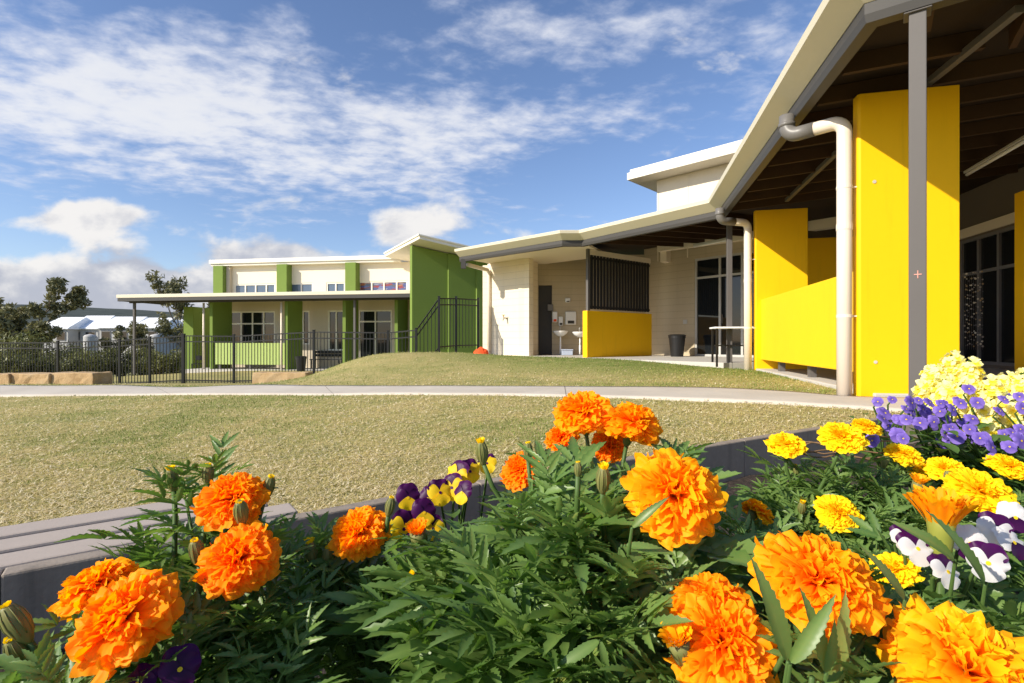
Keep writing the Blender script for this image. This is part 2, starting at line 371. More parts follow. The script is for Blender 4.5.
# path
FP=[(-19,12.7),(-14,11.9),(-11.13,11.13),(-8,10.5),(-5.3,9.6),(-3.4,8.8),(-1.8,8.1),(-.17,7.4),(1.2,6.8),(2.3,6.2),(3.0,5.45),(3.36,4.97),(4.36,4.71),(6.5,4.15)]
NP=[(-16,10.2),(-12.0,9.6),(-9,9),(-6.4,8.6),(-3.7,7.6),(-2.6,7.15),(-1.6,6.75),(-.14,6.15),(1.0,5.6),(1.8,4.95),(2.3,4.6),(2.8,4.22),(3.75,3.6),(6.0,2.6)]
def smooth_poly(P,n):
    P=np.array(P); s=np.linspace(0,len(P)-1,n); i=np.clip(s.astype(int),0,len(P)-2); f=(s-i)[:,None]
    Pm=np.vstack([2*P[0]-P[1],P,2*P[-1]-P[-2]]); a,b,c,d=Pm[i],Pm[i+1],Pm[i+2],Pm[i+3]
    return .5*((2*b)+(-a+c)*f+(2*a-5*b+4*c-d)*f*f+(-a+3*b-3*c+d)*f**3)
nP=160; A_=smooth_poly(FP,nP); B_=smooth_poly(NP,nP); K=9
pv=[];
for k in range(K):
    q=A_*(1-k/(K-1))+B_*k/(K-1); z=gz(q[:,0],q[:,1])+.02
    pv.append(np.column_stack([q,z]))
PV=np.stack(pv,1)                       # nP,K,3
top=PV.reshape(-1,3); ii=np.arange(nP*K).reshape(nP,K)
PF=np.stack([ii[:-1,:-1],ii[:-1,1:],ii[1:,1:],ii[1:,:-1]],-1).reshape(-1,4)
skA=PV[:,0]-np.array([0,0,.2]); skB=PV[:,-1]-np.array([0,0,.2])
V=np.vstack([top,skA,skB]); a0=nP*K; b0=a0+nP; r=np.arange(nP-1)
PF=np.vstack([PF,np.column_stack([ii[:-1,0],ii[1:,0],a0+r+1,a0+r]),np.column_stack([ii[:-1,-1],b0+r,b0+r+1,ii[1:,-1]])])
path=np_mesh('footpath',V,PF,M['path'],smooth=False); tag(path,kind='structure')
cum=np.concatenate([[0],np.cumsum(np.linalg.norm(np.diff((A_+B_)/2,axis=0),axis=1))])
uvv=np.zeros((len(V),2)); uvv[:a0,0]=np.repeat(cum,K)+.05; uvv[a0:b0,0]=cum; uvv[b0:,0]=cum
uvl=path.data.uv_layers.new(name='UVMap'); li=np.empty(len(path.data.loops),dtype=np.int32); path.data.loops.foreach_get('vertex_index',li)
uvl.data.foreach_set('uv',uvv[li].ravel())
PATH_POLY=np.vstack([A_,B_[::-1]])

# ------------------------------------------------------------------ veranda building and toilet block
TS=1.06                                # the far block, set out by one factor
def tv(x,y): return Vector((x*TS,y*TS))
def tz(z): return .5+(z-.5)*TS
ZE=.135                                # eave height above the 2.74 m datum
EAVE=[tv(-1.49,14.4),tv(1.17,12.0),tv(1.63,12.0),Vector((3.96,9.84)),Vector((2.61,3.81)),Vector((7.9,-.05))]
def offs(P,o):                         # offset polyline, +o = inward (left)
    out=[]
    for i,p in enumerate(P):
        ns=[]
        for a,b in ((i-1,i),(i,i+1)):
            if 0<=a and b<len(P):
                d=(P[b]-P[a]).normalized(); ns.append(Vector((-d.y,d.x)))
        if len(ns)==1: out.append(p+ns[0]*o)
        else:
            m=(ns[0]+ns[1]); out.append(p+m*(2*o/m.length_squared) if False else p+m*(o/(1+ns[0].dot(ns[1]))))
    return out
def sweep(mb,P,prof,closed=True,caps=True,mi=0):
    i0=EAVE.index(P[0]); rings=[[(q.x,q.y,z+ZE) for q in offs(EAVE,o)[i0:i0+len(P)]] for o,z in prof]   # rings[k][i], mitred with the neighbours
    n=len(P); k=len(prof); vs=[rings[j][i] for i in range(n) for j in range(k)]
    fs=[]
    for i in range(n-1):
        for j in range(k if closed else k-1):
            j2=(j+1)%k; fs.append((i*k+j,(i+1)*k+j,(i+1)*k+j2,i*k+j2))
    if caps and closed: fs.append(tuple(range(k))); fs.append(tuple((n-1)*k+j for j in range(k-1,-1,-1)))
    return mb.add(vs,fs,mi)
def lerp(a,b,t): return a+(b-a)*t
d_=Vector((0.2174,0.9761)); n_=Vector((0.9761,-0.2174))     # along the long veranda, and into it
FT=tz(.1)
toilet=empty('toilet_block',(1.2,14.5,FT),'cream block wall toilet building with basins in its open alcove, left of the yellow walls','building')
school=empty('classroom_building',(5,7,0),'classroom building at right with tall yellow blade walls under a dark raftered veranda roof','building')
SL=.09
def roofparts(P,parent,D,soffit=None,left_cap=False):
    mb=MB(); sweep(mb,P,[(.015,2.80),(.03,2.74),(.13,2.74),(.13,2.88),(.015,2.88)]); mb.build('gutter',M['gutter'],parent)
    mb=MB(); sweep(mb,P,[(.012,2.883),(-.175,3.02),(-.19,3.085),(-.165,3.10),(.2,3.12),(.2,2.95)]); mb.build('fascia',M['fascia'],parent)
    mb=MB(); z=lambda o:2.92+SL*o
    sweep(mb,P,[(.14,z(.14)),(D,z(D)),(D,z(D)+.14),(.21,z(.21)+.14)]); return mb
# toilet facet 1 (cream soffit), facet 2 (dark rafters)
roofparts(EAVE[:4],toilet,6.8).build('roof',M['deck_dark'],toilet)
mb=MB(); sweep(mb,EAVE[:3],[(.135,2.84),(2.6,2.84),(2.6,2.90),(.135,2.90)]); mb.build('soffit',M['cream_board'],toilet)
roofparts(EAVE[3:],school,5.6).build('roof',M['deck_dark'],school)
# rafters run from the eave inward; purlins along
def rafters(P0,P1,s0,s1,step,D,parent,h=.16,w=.05,start=.18,clip=None):
    d=(P1-P0); L=d.length; d.normalize(); n=Vector((-d.y,d.x)); mb=MB(); s=s0
    while s<L-s1:
        D0=D if clip is None else min(D,1.45*(L-s if clip=='end' else s))
        if D0<.5: s+=step; continue
        a=P0+d*s+n*start; b=P0+d*s+n*D0
        mb.beam((a.x,a.y,2.92+ZE+SL*start-h/2-.005),(b.x,b.y,2.92+ZE+SL*D0-h/2-.005),w,h); s+=step
    return mb.build('rafter_set',M['timber_dark'],parent)
rafters(EAVE[2],EAVE[3],.35,.1,.62,4.0,toilet)
rafters(EAVE[3],EAVE[4],.35,.1,.62,4.6,school,clip='end')
rafters(EAVE[4],EAVE[5],.4,.1,.62,4.4,school,clip='start')
# perimeter beams under the rafters
def VP_(off,y):                        # point on a line parallel to the long eave, off metres inside it
    p=EAVE[4]+n_*off; t=(y-p.y)/d_.y; return p+d_*t
for a,b in (((4.80,8.95,2.97),(4.28,6.75,2.99)),((4.02,4.95,3.0),(3.75,3.78,2.96))):
    mb=MB(); mb.beam(a,b,.06,.06); mb.build('roof_brace',M['steel'],school,.004)
# yellow blade walls
def blade(a,w,dep,z1,parent,m='yellow',name='blade_wall',z0=-.1):
    mb=MB(); a=Vector(a); b=a+n_*w; c=.02
    mb.prism([a+d_*c,a+n_*c,b,b+d_*dep,a+d_*dep],z0,z1); return mb.build(name,M[m],parent,.008)
P2=(3.38,5.0); P1=(4.485,9.45)
p2=blade(P2,.853,.12,2.92,school); p1=blade(P1,.887,.12,2.92,school)
blade(VP_(4.05,7.6),.9,.2,2.75,school); blade(VP_(1.95,11.2),1.1,.2,2.75,school)
for w_,z_ in ((.14,2.05),(.15,.30)):
    q=Vector(P2)+n_*w_; mb=MB(); mb.tube([(q.x,q.y,z_),(q.x-d_.x*.006,q.y-d_.y*.006,z_)],.016,12); mb.build('anchor_cap',M['conc'],p2)
mb=MB()                                # low wall between the blades
x0=.71
a=VP_(x0,9.43); b=VP_(x0,5.24)
mb.seg(b,a,.16,.165,1.27,side=-1); low=mb.build('low_wall',M['yellow_pale'],school,.01)
mb=MB()
for y in (5.5,7.2,8.6):
    mb=MB(); q=VP_(x0+.08,y); mb.seg(q-d_*.06,q+d_*.06,.08,-.05,.168,side=-1); mb.build('wall_foot',M['steel'],school)

for (dy,dz) in ((5.66,.32),(5.78,.32)):
    mb=MB(); q=VP_(x0-.003,dy); mb.beam((q.x,q.y,dz-.02),(q.x-.002,q.y,dz+.02),.03,.004,up=(n_.x,n_.y,0)); mb.build('paint_scuff',M['scuff'],low)
# veranda floors
mb=MB(); q=[VP_(.62,4.93),VP_(.62,9.6),VP_(5.4,9.6),VP_(5.4,2.2),VP_(2.2,3.4),VP_(1.75,4.72)]
mb.prism([tuple(v) for v in q],-.25,.0); mb.build('veranda_floor',M['conc'],school,.01)
nt=(EAVE[3]-EAVE[2]).normalized(); nn=Vector((-nt.y,nt.x))
mb=MB(); q=[EAVE[0]+Vector((.5,.7)),EAVE[1]+Vector((.35,.55)),EAVE[2]+nn*.45,EAVE[3]+nn*.45-nt*.15,EAVE[3]+nn*4.3+nt*2.0,EAVE[2]+nn*4.4-nt*.4,Vector((2.8,18.4)),Vector((-.2,18))]
mb.prism([tuple(v) for v in q],-.25,FT); mb.build('floor_slab',M['conc'],toilet,.01)
# posts
def post(p,z0,z1,w,parent,rot=None,name='post'):
    mb=MB(); d=rot or d_; n=Vector((-d.y,d.x)); p=Vector(p)
    mb.prism([p-d*w/2-n*w/2,p+d*w/2-n*w/2,p+d*w/2+n*w/2,p-d*w/2+n*w/2],z0,z1)
    mb.prism([p-d*w*.9-n*w*.9,p+d*w*.9-n*w*.9,p+d*w*.9+n*w*.9,p-d*w*.9+n*w*.9],z0,z0+.012)
    mb.prism([p-d*w*.8-n*w*.7,p+d*w*.8-n*w*.7,p+d*w*.8+n*w*.7,p-d*w*.8+n*w*.7],z1-.012,z1)
    return mb.build(name,M['steel'],parent,.006)
po=post((2.93,3.70),-.2,2.87,.10,school,rot=Vector((.81,-.59)))
mb=MB(); c=Vector((2.735,3.452,.955)); e1=Vector((.81,-.59,0)); 
c=Vector((2.93,3.70,0))+Vector((-.59,-.81,0))*.0525; c.z=.98
mb.beam(c-e1*.022,c+e1*.022,.003,.005); mb.beam(c-Vector((0,0,.028)),c+Vector((0,0,.028)),.005,.003); mb.build('chalk_mark',M['chalk'],po)
post((4.38,10.32),-.1,2.87,.10,toilet); post((3.05,12.15),0,2.75,.09,toilet) if False else None
# downpipes
def downpipe(x,y,top,parent,zb,r=.073,gut=None):
    g=Vector(gut); mb=MB(); e=Vector((x,y))-g; L=e.length; e.normalize()
    arc=lambda c,r0,a0,a1,n=6:[(c[0]+e.x*r0*math.cos(a0+(a1-a0)*k/n),c[1]+e.y*r0*math.cos(a0+(a1-a0)*k/n),c[2]+r0*math.sin(a0+(a1-a0)*k/n)) for k in range(n+1)]
    rr=.11
    pts=[(x-e.x*(L*.55),y-e.y*(L*.55),top)]+[(x-e.x*rr,y-e.y*rr,top)]+arc((x-e.x*rr,y-e.y*rr,top-rr),rr,R(90),0)[1:]+[(x,y,1.6),(x,y,zb)]
    mb.tube(pts,r,18); o=mb.build('downpipe',M['pipe'],parent,smooth=True)
    mb=MB(); mb.tube([(x,y,1.6),(x,y,1.66)],r+.004,18); mb.build('pipe_joint',M['pipe'],o,smooth=False)
    mb=MB(); gx=g.x; gy=g.y
    pts=[(gx,gy,top+.22),(gx,gy,top+rr)]+[(gx+e.x*(rr-rr*math.cos(t)),gy+e.y*(rr-rr*math.cos(t)),top+rr-rr*math.sin(t)) for t in [R(15*k) for k in range(1,7)]]+[(x-e.x*L*.5,y-e.y*L*.5,top)]
    mb.tube(pts,r+.006,18); mb.tube([(gx,gy,top+.10),(gx,gy,top+.14)],r+.014,18); mb.build('pipe_elbow',M['pvc_grey'],o,smooth=True)
    for z in (.75,2.02): mb=MB(); mb.tube([(x,y,z-.015),(x,y,z+.015)],r+.003,18); mb.beam((x+n_.x*r*.9,y+n_.y*r*.9,z),(x+n_.x*.16,y+n_.y*.16,z),.02,.012); mb.build('pipe_bracket',M['pipe'],o)
    return o
gp=VP_(-.05,5.45); downpipe(3.285,5.06,2.68,school,-.1,r=.067,gut=(gp.x+.0,gp.y))
gp=VP_(-.03,9.3); downpipe(4.375,9.5,2.70,school,-.1,r=.068,gut=(gp.x-.02,gp.y+.02))
# block walls with openings
def wall_open(mb,p0,p1,th,z0,z1,ops,side=1):
    p0=Vector(p0[:2]); p1=Vector(p1[:2]); L=(p1-p0).length; d=(p1-p0)/L
    S=sorted({0,L,*[o[0] for o in ops],*[o[1] for o in ops]}); Z=sorted({z0,z1,*[o[2] for o in ops],*[o[3] for o in ops]})
    for i in range(len(S)-1):
        zs=None
        cells=[]
        for j in range(len(Z)-1):
            sm=(S[i]+S[i+1])/2; zm=(Z[j]+Z[j+1])/2
            cells.append(not any(o[0]<sm<o[1] and o[2]<zm<o[3] for o in ops))
        j=0
        while j<len(cells):
            if cells[j]:
                k=j
                while k+1<len(cells) and cells[k+1]: k+=1
                mb.seg(p0+d*S[i],p0+d*S[i+1],th,Z[j],Z[k+1],side=side); j=k+1
            else: j+=1
    return mb
def window(parent,p0,p1,z0,z1,vs,hs,fm='frame_grey',gm='glass',depth=.06,side=1,bar=.05,name='window'):
    """glazed unit set depth back from the wall face; vs, hs: fractions of mullions and transoms"""
    p0=Vector(p0[:2]); p1=Vector(p1[:2]); L=(p1-p0).length; d=(p1-p0)/L; n=Vector((-d.y,d.x))*side
    mb=MB()
    for s in [0]+[v*L for v in vs]+[L]:
        s0=min(max(s-bar/2,0),L-bar); mb.seg(p0+d*s0,p0+d*(s0+bar),.055,z0,z1,side=side,inset=depth-.04)
    for h in [0]+list(hs)+[1]:
        z=z0+(z1-z0)*h; za=min(max(z-bar/2,z0),z1-bar)
        mb.seg(p0+d*.004,p1-d*.004,.049,za,za+bar,side=side,inset=depth-.037)
    o=mb.build(name,M[fm],parent)
    mb=MB(); mb.seg(p0+d*.01,p1-d*.01,.012,z0+.01,z1-.01,side=side,inset=depth); mb.build('pane',M[gm],o)
    return o
# classroom back wall with glazing (seen between blade and frame edge)
bx=4.95
a=VP_(bx,13.2); b=VP_(bx,1.6); LB=(b-a).length
ops=[(.4+i*2.35,.4+i*2.35+2.2,.06,2.55) for i in range(4)]
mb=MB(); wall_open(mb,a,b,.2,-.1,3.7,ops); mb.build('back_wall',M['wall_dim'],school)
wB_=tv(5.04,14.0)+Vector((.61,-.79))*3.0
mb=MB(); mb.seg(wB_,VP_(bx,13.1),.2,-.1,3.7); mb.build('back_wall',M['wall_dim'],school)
dd=(b-a)/LB
for s0,s1,z0,z1 in ops:
    window(school,a+dd*s0,a+dd*s1,z0,z1,[.25,.5,.75],[.72],fm='frame_dark',bar=.06)
mb=MB(); a2=VP_(bx-.05,12.8); b2=VP_(bx-.05,2.0); mb.seg(a2,b2,.045,2.58,2.76); mb.build('wall_beam',M['cream'],school)
# fluorescent battens
def batten(p,q,z,parent):
    mb=MB(); p=Vector(p); q=Vector(q); mb.beam((p.x,p.y,z),(q.x,q.y,z),.09,.035); o=mb.build('batten_light',M['frame_grey'],parent,.004)
    mb=MB(); mb.tube([(p.x,p.y,z-.04),(q.x,q.y,z-.04)],.022,10); mb.build('tube',M['table_white'],o,smooth=True)
c=VP_(3.4,6.4); batten(W(967,172,7.8).xy,W(1030,144,6.4).xy,3.08,school)
batten(W(694,246,12.9).xy,W(731,242,12.0).xy,2.93,toilet)
# toilet block walls
e1=(EAVE[1]-EAVE[0]).normalized()
w1r=tv(.475,14.3); w1l=tv(-.74,15.40)
mb=MB(); mb.seg(w1l,w1r,.2,-.1,2.84+ZE); mb.build('block_wall',M['cream_block'],toilet,.006)
mb=MB(); mb.seg(w1r+Vector((-.145,.131)),w1r+Vector((-.145,.131))+Vector((.45,.75)),.19,-.1,2.835+ZE,side=1,inset=.0)
mb.build('block_wall',M['cream_block'],toilet)
mb=MB(); mb.seg(w1l+Vector((.02,.2)),w1l+Vector((.9,2.4)),.2,-.1,2.83+ZE); mb.build('block_wall',M['cream_block'],toilet)
# alcove back wall + door
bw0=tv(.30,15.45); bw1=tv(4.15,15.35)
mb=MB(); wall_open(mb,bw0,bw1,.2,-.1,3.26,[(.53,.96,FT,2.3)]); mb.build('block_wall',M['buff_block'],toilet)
mb=MB(); mb.seg(bw0+Vector((.53,.06)),bw0+Vector((.96,.06)),.04,FT,2.3); mb.build('door',M['door_dark'],toilet)
# downpipe at W1 corner and elbow from gutter
mb=MB(); q=w1l+Vector((.06,-.12)); mb.tube([(-1.33,15.32,2.80),(q.x-.05,q.y-.02,2.76),(q.x,q.y,2.66),(q.x,q.y,-.05)],.06,12); mb.build('downpipe',M['pipe'],toilet,smooth=True)
mb=MB(); mb.beam((-1.44,15.19,2.66),(-1.44,15.19,2.94),.14,.14); mb.build('rainhead',M['gutter'],toilet)
# yellow low wall, screen, W2 wall with glass doors
lw0=tv(1.88,12.8); lw1=tv(3.92,14.35); ld=(lw1-lw0).normalized()
mb=MB(); mb.seg(lw0,lw1,.17,.0,1.32,side=1); mb.build('low_wall',M['yellow'],toilet,.008)
so=lw0+Vector((-.05,.06)); 
mb=MB(); ln=Vector((-ld.y,ld.x)); A=lw0+ld*.12+ln*.04; B=lw1+ln*.04; L=(B-A).length
k=0; s=0.06
while s<L-.05:
    q=A+ld*s; mb.seg(q,q+ld*.085,.03,1.37,2.82); s+=.125
sl=mb.build('slat_screen',M['black_slat'],toilet,.003)
mb=MB(); mb.seg(A,B,.025,1.40,1.46,inset=.032); mb.build('rail',M['black_slat'],sl); mb=MB(); mb.seg(A,B,.025,2.72,2.78,inset=.032); mb.build('rail',M['black_slat'],sl)
mb=MB(); mb.prism([A-ld*.05,A+ld*.03,A+ld*.03+ln*.08,A-ld*.05+ln*.08],1.32,2.84+ZE); mb.build('post',M['steel'],toilet,.004)
mb=MB(); mb.seg(A,B,.12,2.825,2.83+ZE); mb.build('screen_beam',M['cream'],toilet)
wd=Vector((.61,-.79)); wA=tv(5.04,14.0)-wd*1.86; wB=tv(5.04,14.0)+wd*3.0
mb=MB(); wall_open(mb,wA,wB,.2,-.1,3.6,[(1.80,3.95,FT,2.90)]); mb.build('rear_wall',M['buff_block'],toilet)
dr=window(toilet,wA+wd*1.80,wA+wd*3.95,FT,2.90,[.36,.66],[.80],bar=.06,name='glass_door')
mb=MB(); q=wA+wd*2.63; mb.beam((q.x-.02,q.y-.1,1.0),(q.x-.02,q.y-.1,1.25),.03,.03); mb.build('handle',M['steel'],dr)
q=wA+wd*1.43; mb=MB(); mb.seg(q,q+wd*.13,.02,1.02,1.14,side=-1); mb.build('socket_plate',M['frame_grey'],toilet,.003)
# raised clerestory of the classroom building
p_=Vector((.71,-.704)); q_=Vector((.704,.71)); rc=W(627,180,15.3).xy
zt=.5+163*15.3/512
mb=MB(); c0=rc; mb.prism([c0,c0+p_*7,c0+p_*7+q_*5,c0+q_*5],zt-.05,zt+.16); mb.prism([c0+p_*.06+q_*.06,c0+p_*7+q_*.06,c0+p_*7+q_*4.9,c0+q_*4.9+p_*.06],zt+.162,zt+.26)
up=mb.build('upper_roof',M['white_trim'],school,.01)
w0=rc+p_*.62+q_*.66
mb=MB(); mb.seg(w0,w0+p_*6.2,.2,2.9,zt-.053) if False else mb.seg(w0,w0+p_*6.2,.2,3.2,zt-.053); mb.seg(w0+q_*4,w0+q_*.2,.2,2.9,zt-.054); uw=mb.build('upper_wall',M['cream_board'],school)
for s in (.02,.95,2.2,3.4):
    mb=MB(); mb.seg(w0+p_*s,w0+p_*(s+.03),.012,2.9,zt-.06,side=-1); mb.build('cover_strip',M['cream_board'],uw)

# ------------------------------------------------------------------ green building
Og=Vector((-9.5,23.0)); eg=Vector((.988,-.156)); gg=Vector((.156,.988))
def GB(a,b): return Og+eg*a+gg*b
green=empty('green_building',(Og.x,Og.y,-.8),'long cream building with green fin walls and a flat front canopy, behind the black fence','building')
FL=-.82
mb=MB(); mb.prism([GB(-9.55,0),GB(5.2,0),GB(5.2,2.7),GB(-9.3,2.7)],lambda x,y:2.58,lambda x,y:2.74); mb.build('canopy_roof',M['fascia'],green,.01)
mb=MB(); mb.seg(GB(-9.50,.02),GB(5.2,.02),.12,2.42,2.577); mb.seg(GB(-9.3,.45),GB(5.15,.45),.08,2.36,2.576); mb.seg(GB(-9.48,.16),GB(-9.36,2.6),.1,2.43,2.576,side=-1); mb.build('canopy_gutter',M['gutter'],green,.006)
mb=MB(); mb.prism([GB(-9.2,.6),GB(5.15,.6),GB(5.15,2.68),GB(-9.2,2.68)],2.545,2.578); mb.build('canopy_soffit',M['cream'],green)
for a in (-9.05,2.35):
    p=GB(a,.5); mb=MB(); mb.beam((p.x,p.y,-1.1),(p.x,p.y,2.40),.10,.10,up=(eg.x,eg.y,0)); mb.build('post',M['steel'],green,.005)
for a,b0,dep in ((-5.22,.8,1.35),(-1.30,.8,1.25),(1.55,.9,1.3),(3.95,1.2,1.3)):
    mb=MB(); mb.prism([GB(a,b0),GB(a+.16,b0),GB(a+.16,b0+dep),GB(a,b0+dep)],-1.1,2.54); mb.build('fin_wall',M['green'],green,.01)
for a in (-5.62,-1.55):
    p=GB(a+.15,.72); mb=MB(); mb.tube([(p.x,p.y,-1.0),(p.x,p.y,2.35)],.05,12); mb.build('downpipe',M['pipe'],green,smooth=True)
for a in (-6.0,-3.0,.0):
    pass
for a in (-6.05,-3.55,-.72,):
    pass
# clerestory
for px in (213,276.5,345):
    u=(px-512)/512; o=GB(0,2.55); a=(u*o.y-o.x)/(eg.x-u*eg.y)
    mb=MB(); mb.prism([GB(a,2.55),GB(a+.56,2.55),GB(a+.56,3.05),GB(a,3.05)],2.7,4.42); mb.build('fin_wall',M['green'],green,.01)
upw=[(-6.0+.1,-3.75),(-2.85,-1.55),(-.95+.05,.55),(1.2,4.2)]
mb=MB(); wops=[(-5.6,-3.25,2.9,3.5),(-2.45,-1.15,2.9,3.5),(-.42,.6,2.9,3.5),(1.32,3.9,2.9,3.52)]
s0=-6.55
wall_open(mb,GB(s0,3.0),GB(5.6,3.0),.2,2.6,4.45,[(a-s0,b-s0,c,d) for a,b,c,d in wops]); mb.build('upper_wall',M['cream_board'],green)
for i,(a,b,c,d) in enumerate(wops):
    window(green,GB(a,3.0),GB(b,3.0),c,d,[.27,.52,.78] if i in (0,3) else [.5],[],fm='white_trim',gm='glass_blue' if i!=3 else 'glass_col',bar=.07)
mb=MB(); mb.prism([GB(-6.7,2.68),GB(3.6,2.68),GB(3.6,6.5),GB(-6.7,6.5)],4.42,4.53); mb.prism([GB(-6.75,2.60),GB(3.6,2.60),GB(3.6,6.5),GB(-6.75,6.5)],4.532,4.74); mb.build('upper_roof',M['white_trim'],green,.01)
mb=MB(); a0_,a1_=-5.9,5.3
lops=[(-5.55,-3.0,.05,2.05),(-1.5,-1.1,.35,2.05),(-.1,.75,.05,2.05),(1.52,3.25,FL+.03,2.05),(4.1,5.1,FL+.03,2.05)]
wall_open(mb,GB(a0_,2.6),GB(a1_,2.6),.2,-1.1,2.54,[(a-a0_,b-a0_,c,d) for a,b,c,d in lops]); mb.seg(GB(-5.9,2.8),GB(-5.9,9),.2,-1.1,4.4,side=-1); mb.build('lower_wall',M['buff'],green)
for i,(a,b,c,d) in enumerate(lops):
    window(green,GB(a,2.6),GB(b,2.6),c,d,[.25,.5,.75] if i==0 else ([.5] if i in (2,3) else []),[.68] if i==0 else ([.8] if i==3 else []),fm='white_trim',bar=.07,name='glass_door' if i==3 else 'window')
mb=MB(); mb.seg(GB(-5.0,.86),GB(-1.32,.86),.1,-.60,.43); mb.build('low_wall',M['lime'],green,.008)
for a in (-4.8,-3.2,-1.6): mb=MB(); mb.seg(GB(a,.89),GB(a+.08,.89),.05,-1.1,-.598); mb.build('wall_foot',M['steel'],green)
mb=MB(); mb.prism([GB(-6.2,.3),GB(5.2,.3),GB(5.2,2.7),GB(-6.2,2.7)],-1.1,FL); mb.build('veranda_floor',M['conc'],green,.01)
# free-standing end pillar
p=W(183.5,362,27).xy
mb=MB(); mb.prism([p,p+eg*.58,p+eg*.58+gg*1.3,p+gg*1.3],-1.2,2.33); mb.build('end_pillar',M['green'],green,.01)
# big green side wall with stepped face and its skillion roof
B0=Vector((-4.22,21.6)); ww=Vector((.883,.469)); wn=Vector((.469,-.883))   # outward (right, near) face
zr=lambda x,y: 4.56-.135*((x-B0.x)*ww.x+(y-B0.y)*ww.y)
mb=MB()
for s0,s1,o in ((0,1.6,0),(1.6,2.9,.10),(2.9,6.5,.20)):
    a=B0+ww*s0+wn*o; b=B0+ww*s1+wn*o; mb.prism([a,b,b-wn*(.3+o),a-wn*(.3+o)],-1.1,zr)
mb.build('side_wall',M['green'],green,.008)
C=Vector((-3.72,20.55)); lf=Vector((-.495,.869))
zr2=lambda o:(lambda x,y: 4.62+o-.135*max(0,((x-C.x)*ww.x+(y-C.y)*ww.y)))
pl=[C,C+ww*7.5,C+ww*7.5+lf*5,C+lf*5]
mb=MB(); mb.prism(pl,zr2(0),zr2(.13)); pl2=[C-wn*-.05-ww*.05,C+ww*7.5+wn*.05,C+ww*7.5+lf*5,C+lf*5-ww*.05]; mb.prism(pl2,zr2(.132),zr2(.20)); mb.build('skillion_roof',M['white_trim'],green,.01)
mb=MB(); q0=GB(4.72,2.95); mb.seg(GB(4.75,1.6),GB(4.75,3.0),.12,2.76,4.5,side=1); mb.build('return_wall',M['cream_board'],green)

# ------------------------------------------------------------------ small things around the buildings
def clone(root,loc,label):
    r=root.copy(); COL.objects.link(r); r.location=loc; r['label']=label
    for ch in list(root.children):
        c=ch.copy(); COL.objects.link(c); c.parent=r
        for g in ch.children:
            k=g.copy(); COL.objects.link(k); k.parent=c
    return r
def basin(p,label):
    t=empty('wash_basin',p,label,'basin','basins in the toilet alcove'); x,y,z=p
    mb=MB(); vs=[]
    mb.revolve([(.03,-.15),(.10,-.14),(.19,-.07),(.235,.0),(.24,.02),(.215,.02),(.17,-.05),(.05,-.10)],(x,y,z),24); mb.build('bowl',M['porcelain'],t,smooth=True)
    mb=MB(); mb.tube([(x,y,z-.13),(x,y,z-.40),(x,y+.03,z-.44),(x,y+.1,z-.44)],.022,10); mb.tube([(x,y,z-.4),(x,y,FT)],.03,10); mb.build('waste_pipe',M['porcelain'],t,smooth=True)
    mb=MB(); mb.tube([(x,y+.18,z),(x,y+.18,z+.12),(x,y+.12,z+.15),(x,y+.06,z+.13)],.013,8); mb.build('tap',M['frame_grey'],t,smooth=True)
    return t
b0=W(560.5,331.5,15.95); b1=W(580,332.5,15.95)
bs=basin((b0.x,b0.y,b0.z),'white wash basin nearer the dark door, fully in view'); 
clone(bs,(b1.x,b1.y,b1.z),'white wash basin partly hidden behind the low yellow wall end')
def dispenser(px,py,w,h,label,name,red=False):
    p=W(px,py,16.24); t=empty(name,(p.x,16.36,p.z),label,'dispenser','dispensers on the alcove wall')
    mb=MB(); mb.box(p.x-w/2,p.x+w/2,16.25,16.37,p.z-h/2,p.z+h/2); mb.build('casing',M['porcelain'],t,.025)
    mb=MB(); mb.box(p.x-w*.3,p.x+w*.3,16.241,16.252,p.z-h*.42,p.z-h*.2); mb.build('opening',M['orange_cloth' if red else 'door_dark'],t)
dispenser(555,317,.16,.34,'small white soap dispenser with a red spot, left on the alcove wall','soap_dispenser',True)
dispenser(561,321,.14,.30,'narrow white dispenser between soap unit and wide paper towel box','paper_dispenser')
dispenser(571,318,.34,.42,'wide white paper towel dispenser above the right basin','towel_dispenser')
dispenser(568,300,.16,.14,'small pale box high on the alcove wall above the dispensers','sensor_box')
p=W(550.5,307.5,16.3); mb=MB(); mb.box(p.x-.09,p.x+.09,16.31,16.37,p.z-.1,p.z+.1); o=mb.build('door_sign',M['frame_dark'],None,.01,loc=(p.x,16.36,p.z)); tag(o,'grey square sign plate beside the dark toilet door','sign')
p=W(567,353,15.8); mb=MB(); mb.prism([(p.x-.17,p.y-.1),(p.x+.17,p.y-.1),(p.x+.17,p.y+.1),(p.x-.17,p.y+.1)],FT+.003,FT+.15); mb.prism([(p.x-.185,p.y-.115),(p.x+.185,p.y-.115),(p.x+.185,p.y+.115),(p.x-.185,p.y+.115)]  ,FT+.15,FT+.185)
o=mb.build('storage_tub',M['tray'],None,.012,loc=(p.x,p.y,FT)); tag(o,'small pale blue lidded tub on the alcove floor below the basins','tub')
